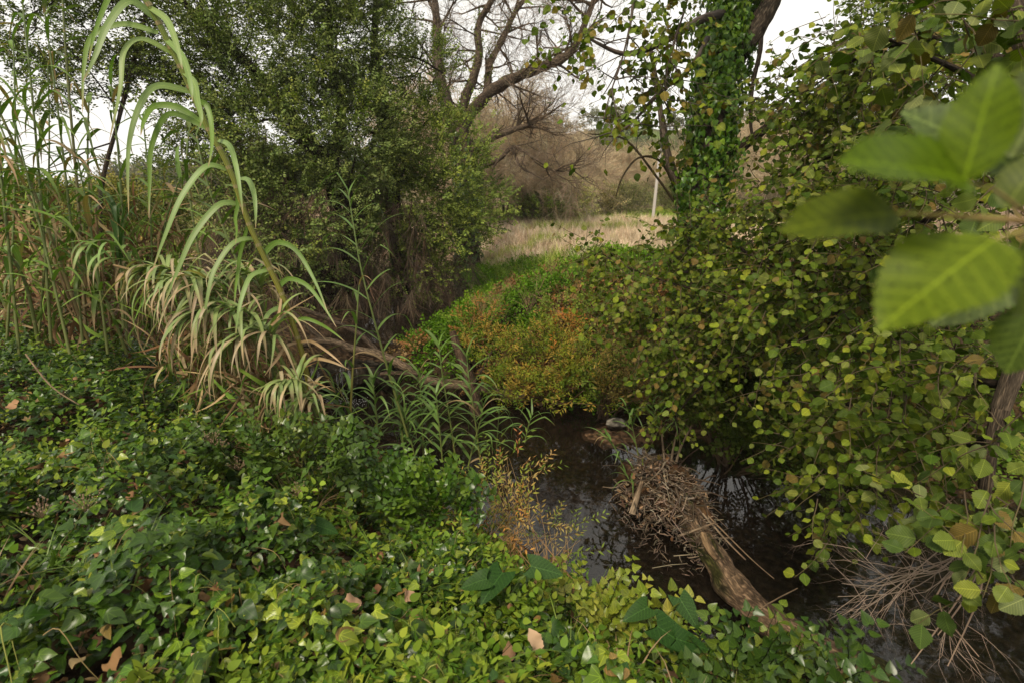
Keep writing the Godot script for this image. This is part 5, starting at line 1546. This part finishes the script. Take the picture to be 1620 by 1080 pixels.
func carpet() -> void:
	var kinds := []
	for k in 4:
		kinds.append(one_leaf(finer(IVY[k]), R(0.1, 0.35), R(0.0, 0.3), 0.08, k))
	kinds.append(one_leaf(finer(IVY[1]), -0.1, 0.25, 0.1, 1.0))
	kinds.append(one_leaf(finer(IVY[0]), 0.4, 0.1, 0.1, 2.0))
	var xf := []
	var col := []
	for i in 150000:
		var r := 0.55 + 7.4 * pow(rng.randf(), 0.72)
		var a := R(-1.25, 1.0)
		var x := r * sin(a)
		var z := -r * cos(a)
		if not nearside(x, z):
			continue
		var d := minf(chain(x, z, STREAM), chain(x, z, UPPER))
		if d < 0.12:
			continue
		var hh := hum(x, z) * ss(0.0, 0.7, d) + 0.03
		var f := pow(rng.randf(), 0.45)
		var y := H(x, z) + hh * f
		var yel := 0.12 + ss(-0.05, 0.3, nz.get_noise_2d(x * 1.8 + 11, z * 1.8)) * 0.6 + ss(2.6, 1.2, Vector2(x - 0.6, z + 2.3).length()) * 0.3
		var c: Color
		var roll := rng.randf()
		if f > 0.6 and roll < yel * 0.55:
			c = L(0.16, 0.26, 0.03).lerp(L(0.4, 0.44, 0.09), rng.randf() * rng.randf())
		elif roll > 0.985:
			c = L(0.3, 0.2, 0.06)
		else:
			c = L(0.034, 0.085, 0.018).lerp(L(0.1, 0.19, 0.03), rng.randf())
		if nf.get_noise_2d(x * 3.2, z * 3.2) < -0.42 + 0.1 * rng.randf():
			continue
		var s := (0.02 + 0.046 * pow(rng.randf(), 1.7)) * (1.0 + 0.2 * ss(2.5, 1.0, r))
		if x > -0.2 and f > 0.5 and rng.randf() < 0.12:
			s *= 1.35
		var yaw := R(0, TAU)
		var n := Vector3(R(-0.8, 0.8), 1.0, R(-0.3, 1.2))
		xf.append(frame(Vector3(x, y, z), Vector3(cos(yaw), R(-0.5, 0.15), sin(yaw)), n, s))
		col.append(jit(c, 0.25))
	var iv := thing("ground_ivy", "thick carpet of ivy covering the near bank", "ivy")
	iv.set_meta("kind", "stuff")
	scatter("leaves", kinds, M.ivy, xf, col, iv)
	# finer weeds growing through it
	var weed := [sprig(OVAL, 7, 0.03, 0.14, 0.9, 0.0, L(0.1, 0.12, 0.04), Color.WHITE, 0.3), sprig(LANCE, 9, 0.045, 0.16, 0.8, 0.1, L(0.1, 0.12, 0.04), Color.WHITE, 0.3), sprig(IVY[3], 7, 0.04, 0.16, 0.9, 0.0, L(0.1, 0.12, 0.04), Color.WHITE, 0.3)]
	var x3 := []
	var c3 := []
	for i in 9500:
		var r := 0.8 + 7.0 * rng.randf()
		var a := R(-1.2, 0.9)
		var x := r * sin(a)
		var z := -r * cos(a)
		if not nearside(x, z) or chain(x, z, STREAM) < 0.1 or nz.get_noise_2d(x * 2.2 + 90, z * 2.2) < -0.12:
			continue
		x3.append(frame(Vector3(x, H(x, z) + hum(x, z) * R(0.7, 1.0), z), Vector3(R(-1, 1), R(0.1, 0.9), R(-1, 1)), Vector3.UP + RV() * 0.4, R(0.6, 1.2)))
		c3.append(jit(L(0.07, 0.13, 0.02).lerp(L(0.24, 0.28, 0.05), rng.randf() * rng.randf()), 0.3))
	scatter("weeds", weed, M.small, x3, c3, iv)
	var blades := [tuft_mesh(9, 0.3, 0.006, 0.9, Color.WHITE, 0.9), tuft_mesh(7, 0.24, 0.005, 0.6, Color.WHITE, 0.6)]
	var x4 := []
	var c4 := []
	for i in 420:
		var r := 1.2 + 5.5 * rng.randf()
		var a := R(-1.15, 0.7)
		var x := r * sin(a)
		var z := -r * cos(a)
		if not nearside(x, z) or chain(x, z, STREAM) < 0.05 or nf.get_noise_2d(x + 30, z) < 0.0:
			continue
		x4.append(frame(Vector3(x, H(x, z) + hum(x, z) * 0.6, z), Vector3(R(-1, 1), 0, R(-1, 1)), Vector3.UP + RV() * 0.3, R(0.6, 1.2)))
		c4.append(jit([L(0.16, 0.27, 0.05), L(0.36, 0.26, 0.13), L(0.2, 0.3, 0.06)][i % 3], 0.3))
	scatter("grass_blades", blades, M.reed, x4, c4, iv)
	# its runners
	var b := MB.new()
	for i in 300:
		var r := 0.9 + 5.0 * rng.randf()
		var a := R(-1.1, 0.75)
		var x := r * sin(a)
		var z := -r * cos(a)
		if not nearside(x, z) or chain(x, z, STREAM) < 0.3:
			continue
		var p := PackedVector3Array()
		var yaw := R(0, TAU)
		for k in 7:
			p.append(Vector3(x, H(x, z) + hum(x, z) * R(0.7, 1.1) + 0.05 * sin(k * 1.3), z))
			yaw += R(-0.5, 0.5)
			x += cos(yaw) * 0.05
			z += sin(yaw) * 0.05
		var sp := smooth(Array(p), 3)
		b.tube(sp, ramp(sp.size(), R(0.0008, 0.0022), 0.0006), 4, [L(0.2, 0.12, 0.07), L(0.26, 0.28, 0.07), L(0.3, 0.2, 0.1)][i % 3], L(0.22, 0.2, 0.06))
	part("runners", b.mesh(), M.twig, iv, "stuff")
	# brown litter under and on it
	var dead := [one_leaf(alder_half(8, 0.1, 0.4), 0.5, 0.4, 0.4, 1.0), one_leaf(alder_half(8, 0.1, 0.4), -0.4, -0.4, 0.5, 3.0), one_leaf(IVY[0], 0.5, 0.5, 0.3, 0.0)]
	var x2 := []
	var c2 := []
	for i in 6500:
		var r := 0.7 + 5.0 * rng.randf()
		var a := R(-1.1, 0.8)
		var x := r * sin(a)
		var z := -r * cos(a)
		if not nearside(x, z) or chain(x, z, STREAM) < 0.1:
			continue
		x2.append(frame(Vector3(x, H(x, z) + hum(x, z) * (R(0.1, 0.55) if i % 6 else R(0.8, 1.0)), z), RV(), Vector3.UP + RV() * 0.9, R(0.025, 0.065)))
		c2.append(jit([L(0.17, 0.095, 0.045), L(0.24, 0.16, 0.08), L(0.1, 0.055, 0.03)][i % 3], 0.35))
	scatter("leaf_litter", dead, M.dry, x2, c2, iv)
	# brown dried seed heads standing in the ivy
	var heads := MB.new()
	for q in [[345, 700, 3.3], [375, 730, 3.2], [395, 780, 2.8], [60, 800, 2.1], [130, 790, 2.2], [210, 850, 2.0], [100, 620, 3.6], [330, 690, 3.3], [470, 770, 2.9]]:
		var c := P(q[0], q[1], q[2])
		for k in 26:
			var e := c + RV() * Vector3(0.05, 0.025, 0.05)
			heads.tube(PackedVector3Array([c + Vector3(0, -0.06, 0), e]), PackedFloat32Array([0.0008, 0.0008]), 3, L(0.25, 0.17, 0.1), L(0.25, 0.17, 0.1))
			heads.tube(PackedVector3Array([e + Vector3(0, -0.004, 0), e, e + Vector3(0, 0.004, 0)]), PackedFloat32Array([0.001, 0.0042, 0.001]), 5, L(0.34, 0.23, 0.16), L(0.34, 0.23, 0.16))
	part("seed_heads", heads.mesh(), M.twig, iv, "stuff")

func details() -> void:
	# arum plants with large arrow leaves
	var ar := [["arum_plant", "single dark arum leaf in the ivy left of centre", [[418, 808, 2.55, 0.5, 0.11]]], ["arum_plant", "grey-green arum leaf lying flat, right of the single dark one", [[500, 830, 2.6, 1.2, 0.12]]],
		["arum_plant", "arum with two overlapping broad leaves in the middle of the near ivy", [[795, 905, 2.25, -0.4, 0.16], [840, 895, 2.3, 1.3, 0.15], [770, 915, 2.2, -1.2, 0.12]]], ["arum_plant", "arum with three large leaves beside the log's lower end", [[1040, 990, 2.25, 0.7, 0.19], [1075, 945, 2.4, 0.2, 0.15], [1025, 960, 2.3, -1.0, 0.13], [1070, 1010, 2.2, 1.2, 0.14]]], ["arum_plant", "round pale arum leaf nearest the lower left corner", [[135, 945, 1.75, 1.1, 0.1]]]]
	var am := [one_leaf(ARUM, 0.2, 0.2, 0.1, 0.5), one_leaf(ARUM, 0.12, 0.1, 0.14, 2.0)]
	var am_t := [tinted(M.near, L(0.06, 0.16, 0.03)), tinted(M.near, L(0.1, 0.21, 0.06)), tinted(M.near, L(0.075, 0.18, 0.035))]
	for e in ar:
		var q0: Array = e[2][0]
		var base := P(q0[0], q0[1], q0[2]) + Vector3(0, -0.2, 0)
		var root := thing(e[0], e[1], "plant", "arum plants in the ivy", base)
		for i in e[2].size():
			var q: Array = e[2][i]
			var at := P(q[0], q[1], q[2])
			at.y = maxf(at.y, H(at.x, at.z) + hum(at.x, at.z) + 0.02)
			var o := part("leaf", am[i % 2], am_t[i % 3], root)
			var t := frame(at, Vector3(sin(q[3]), -0.15, cos(q[3]) * 0.6), Vector3(0, 1, 0.55) + RV() * 0.15, q[4])
			o.transform = Transform3D(t.basis, t.origin - base)
			var sb := MB.new()
			sb.tube(PackedVector3Array([base, base.lerp(at, 0.6) + Vector3(0, 0.02, 0), t * Vector3(0, 0, 0.15)]), ramp(3, 0.004, 0.003), 6, L(0.15, 0.2, 0.07), L(0.12, 0.18, 0.06))
			part("stalk", sb.mesh(), M.small, root)
	# orange-leaved weed hanging over the water
	var fine := [sprig(LANCE, 11, 0.05, 0.26, 0.7, 0.2, L(0.3, 0.16, 0.06), Color.WHITE, 0.3), sprig(LANCE, 9, 0.06, 0.3, 0.6, 0.1, L(0.3, 0.16, 0.06), Color.WHITE, 0.3)]
	var ws := [["orange_weed", "sparse orange-leaved weed growing at the pool's near edge", [[770, 810, 3.8, 65, 50, 0.25], [840, 830, 3.8, 50, 35, 0.2]], 85, [[0.36, 0.15, 0.04], [0.16, 0.18, 0.04], [0.28, 0.2, 0.06], [0.4, 0.2, 0.05]]], ["orange_weed", "thin russet weed right of the orange one, over grey reflections", [[885, 850, 3.8, 45, 30, 0.15], [800, 750, 4.2, 60, 35, 0.2]], 40, [[0.3, 0.13, 0.05], [0.12, 0.16, 0.04], [0.34, 0.22, 0.08]]]]
	for e in ws:
		var q := []
		for k in e[2]:
			q.append(blob(k[0], k[1], k[2], k[3], k[4], k[5]))
		var c0: Vector3 = q[0][0]
		var g := Vector3(c0.x - 0.1, H(c0.x - 0.1, c0.z + 0.5), c0.z + 0.5)
		var root := thing(e[0], e[1], "weed", "orange weeds at the pool", g)
		var cols := []
		for k in e[4]:
			cols.append(L(k[0], k[1], k[2]))
		crown("foliage", q, e[3], fine, M.small, cols, root, -0.6, 0.75, 0.6)
		var b := MB.new()
		for i in 34:
			var t := in_blob(q[i % q.size()])
			b.tube(PackedVector3Array([g + RV() * Vector3(0.3, 0.05, 0.2), g.lerp(t, 0.5) + RV() * 0.1, t]), ramp(3, 0.003, 0.001), 4, L(0.26, 0.14, 0.07), L(0.3, 0.2, 0.08))
		part("stems", b.mesh(), M.twig, root, "stuff")
	# green leafy clump on the bank's shoulder
	var ivl := [sprig(IVY[1], 9, 0.05, 0.25, 0.9, 0.1, L(0.12, 0.09, 0.04), Color.WHITE, 0.3), sprig(IVY[0], 9, 0.05, 0.25, 0.9, 0.2, L(0.12, 0.09, 0.04), Color.WHITE, 0.3)]
	var sh := [["ivy_bush", "bushy ivy clump on the bank's edge below the young reeds", [[690, 800, 3.4, 45, 36, 0.2], [640, 785, 3.5, 40, 28, 0.2]], 130, [[0.06, 0.14, 0.02], [0.09, 0.18, 0.025], [0.15, 0.25, 0.035]]], ["ivy_bush", "yellow-green ivy clump under the drooping reed fans", [[490, 725, 3.4, 80, 22, 0.25], [390, 710, 3.4, 70, 18, 0.25]], 150, [[0.08, 0.16, 0.03], [0.1, 0.17, 0.04], [0.17, 0.24, 0.05]]], ["ivy_bush", "pale young ivy clump at the bank's lip right of centre", [[900, 985, 2.45, 90, 20, 0.2], [990, 995, 2.45, 60, 20, 0.2]], 60, [[0.07, 0.13, 0.03], [0.13, 0.2, 0.04], [0.24, 0.3, 0.05], [0.36, 0.38, 0.1]]], ["ivy_bush", "pale leafy sprigs at the bottom edge in front of the log", [[1160, 1075, 2.1, 50, 22, 0.12], [1330, 1080, 2.15, 50, 18, 0.12], [1240, 1090, 2.1, 50, 20, 0.12]], 80, [[0.13, 0.2, 0.04], [0.06, 0.12, 0.03], [0.26, 0.3, 0.07]]]]
	for e in sh:
		var q := []
		for k in e[2]:
			q.append(blob(k[0], k[1], k[2], k[3], k[4], k[5]))
		var c0: Vector3 = q[0][0]
		var g := Vector3(c0.x, H(c0.x, c0.z) - 0.02, c0.z)
		var root := thing(e[0], e[1], "bush", "", g)
		var cols := []
		for k in e[4]:
			cols.append(L(k[0], k[1], k[2]))
		crown("foliage", q, e[3], ivl, M.ivy, cols, root, -0.6, 0.9, 0.7)
		var b := MB.new()
		for i in 24:
			var t := in_blob(q[i % q.size()])
			b.tube(PackedVector3Array([g + RV() * 0.1, g.lerp(t, 0.5) + RV() * 0.06, t]), ramp(3, 0.004, 0.0015), 4, L(0.2, 0.14, 0.08), L(0.2, 0.2, 0.07))
		part("stems", b.mesh(), M.twig, root, "stuff")
	# large fallen leaves
	var dl := [one_leaf(alder_half(12, 0.12, 0.42), 0.45, 0.4, 0.35, 1.0), one_leaf(alder_half(12, 0.12, 0.42), -0.3, -0.35, 0.4, 3.0)]
	var dm := [tinted(M.dry, L(0.32, 0.2, 0.12)), tinted(M.dry, L(0.26, 0.15, 0.08)), tinted(M.dry, L(0.38, 0.26, 0.16))]
	for e in [[548, 990, 1.9, "curled tan leaf fallen on the ivy at bottom left of centre"], [665, 990, 2.0, "broad brown fallen leaf left of the two-leaved arum's litter"], [290, 1065, 1.65, "brown fallen leaf at the bottom edge"], [810, 1045, 1.95, "crumpled brown leaf in the hollow at bottom centre"], [850, 1030, 2.0, "dark brown crumpled leaf right of the hollow's pale one"], [25, 645, 3.2, "pinkish fallen leaf at the far left edge"], [105, 722, 2.8, "small red-brown leaf upright in the left ivy"], [640, 940, 2.2, "reddish fallen leaf above the broad brown one"]]:
		var at := P(e[0], e[1], e[2])
		at.y = maxf(at.y, H(at.x, at.z) + hum(at.x, at.z) + 0.02)
		var o := part("fallen_leaf", dl[rng.randi() % 2], dm[rng.randi() % 3], self)
		o.transform = frame(at, RV(), Vector3(0, 1, 0.5) + RV() * 0.4, R(0.06, 0.085))
		tag(o, e[3], "leaf", "large fallen leaves on the ivy")
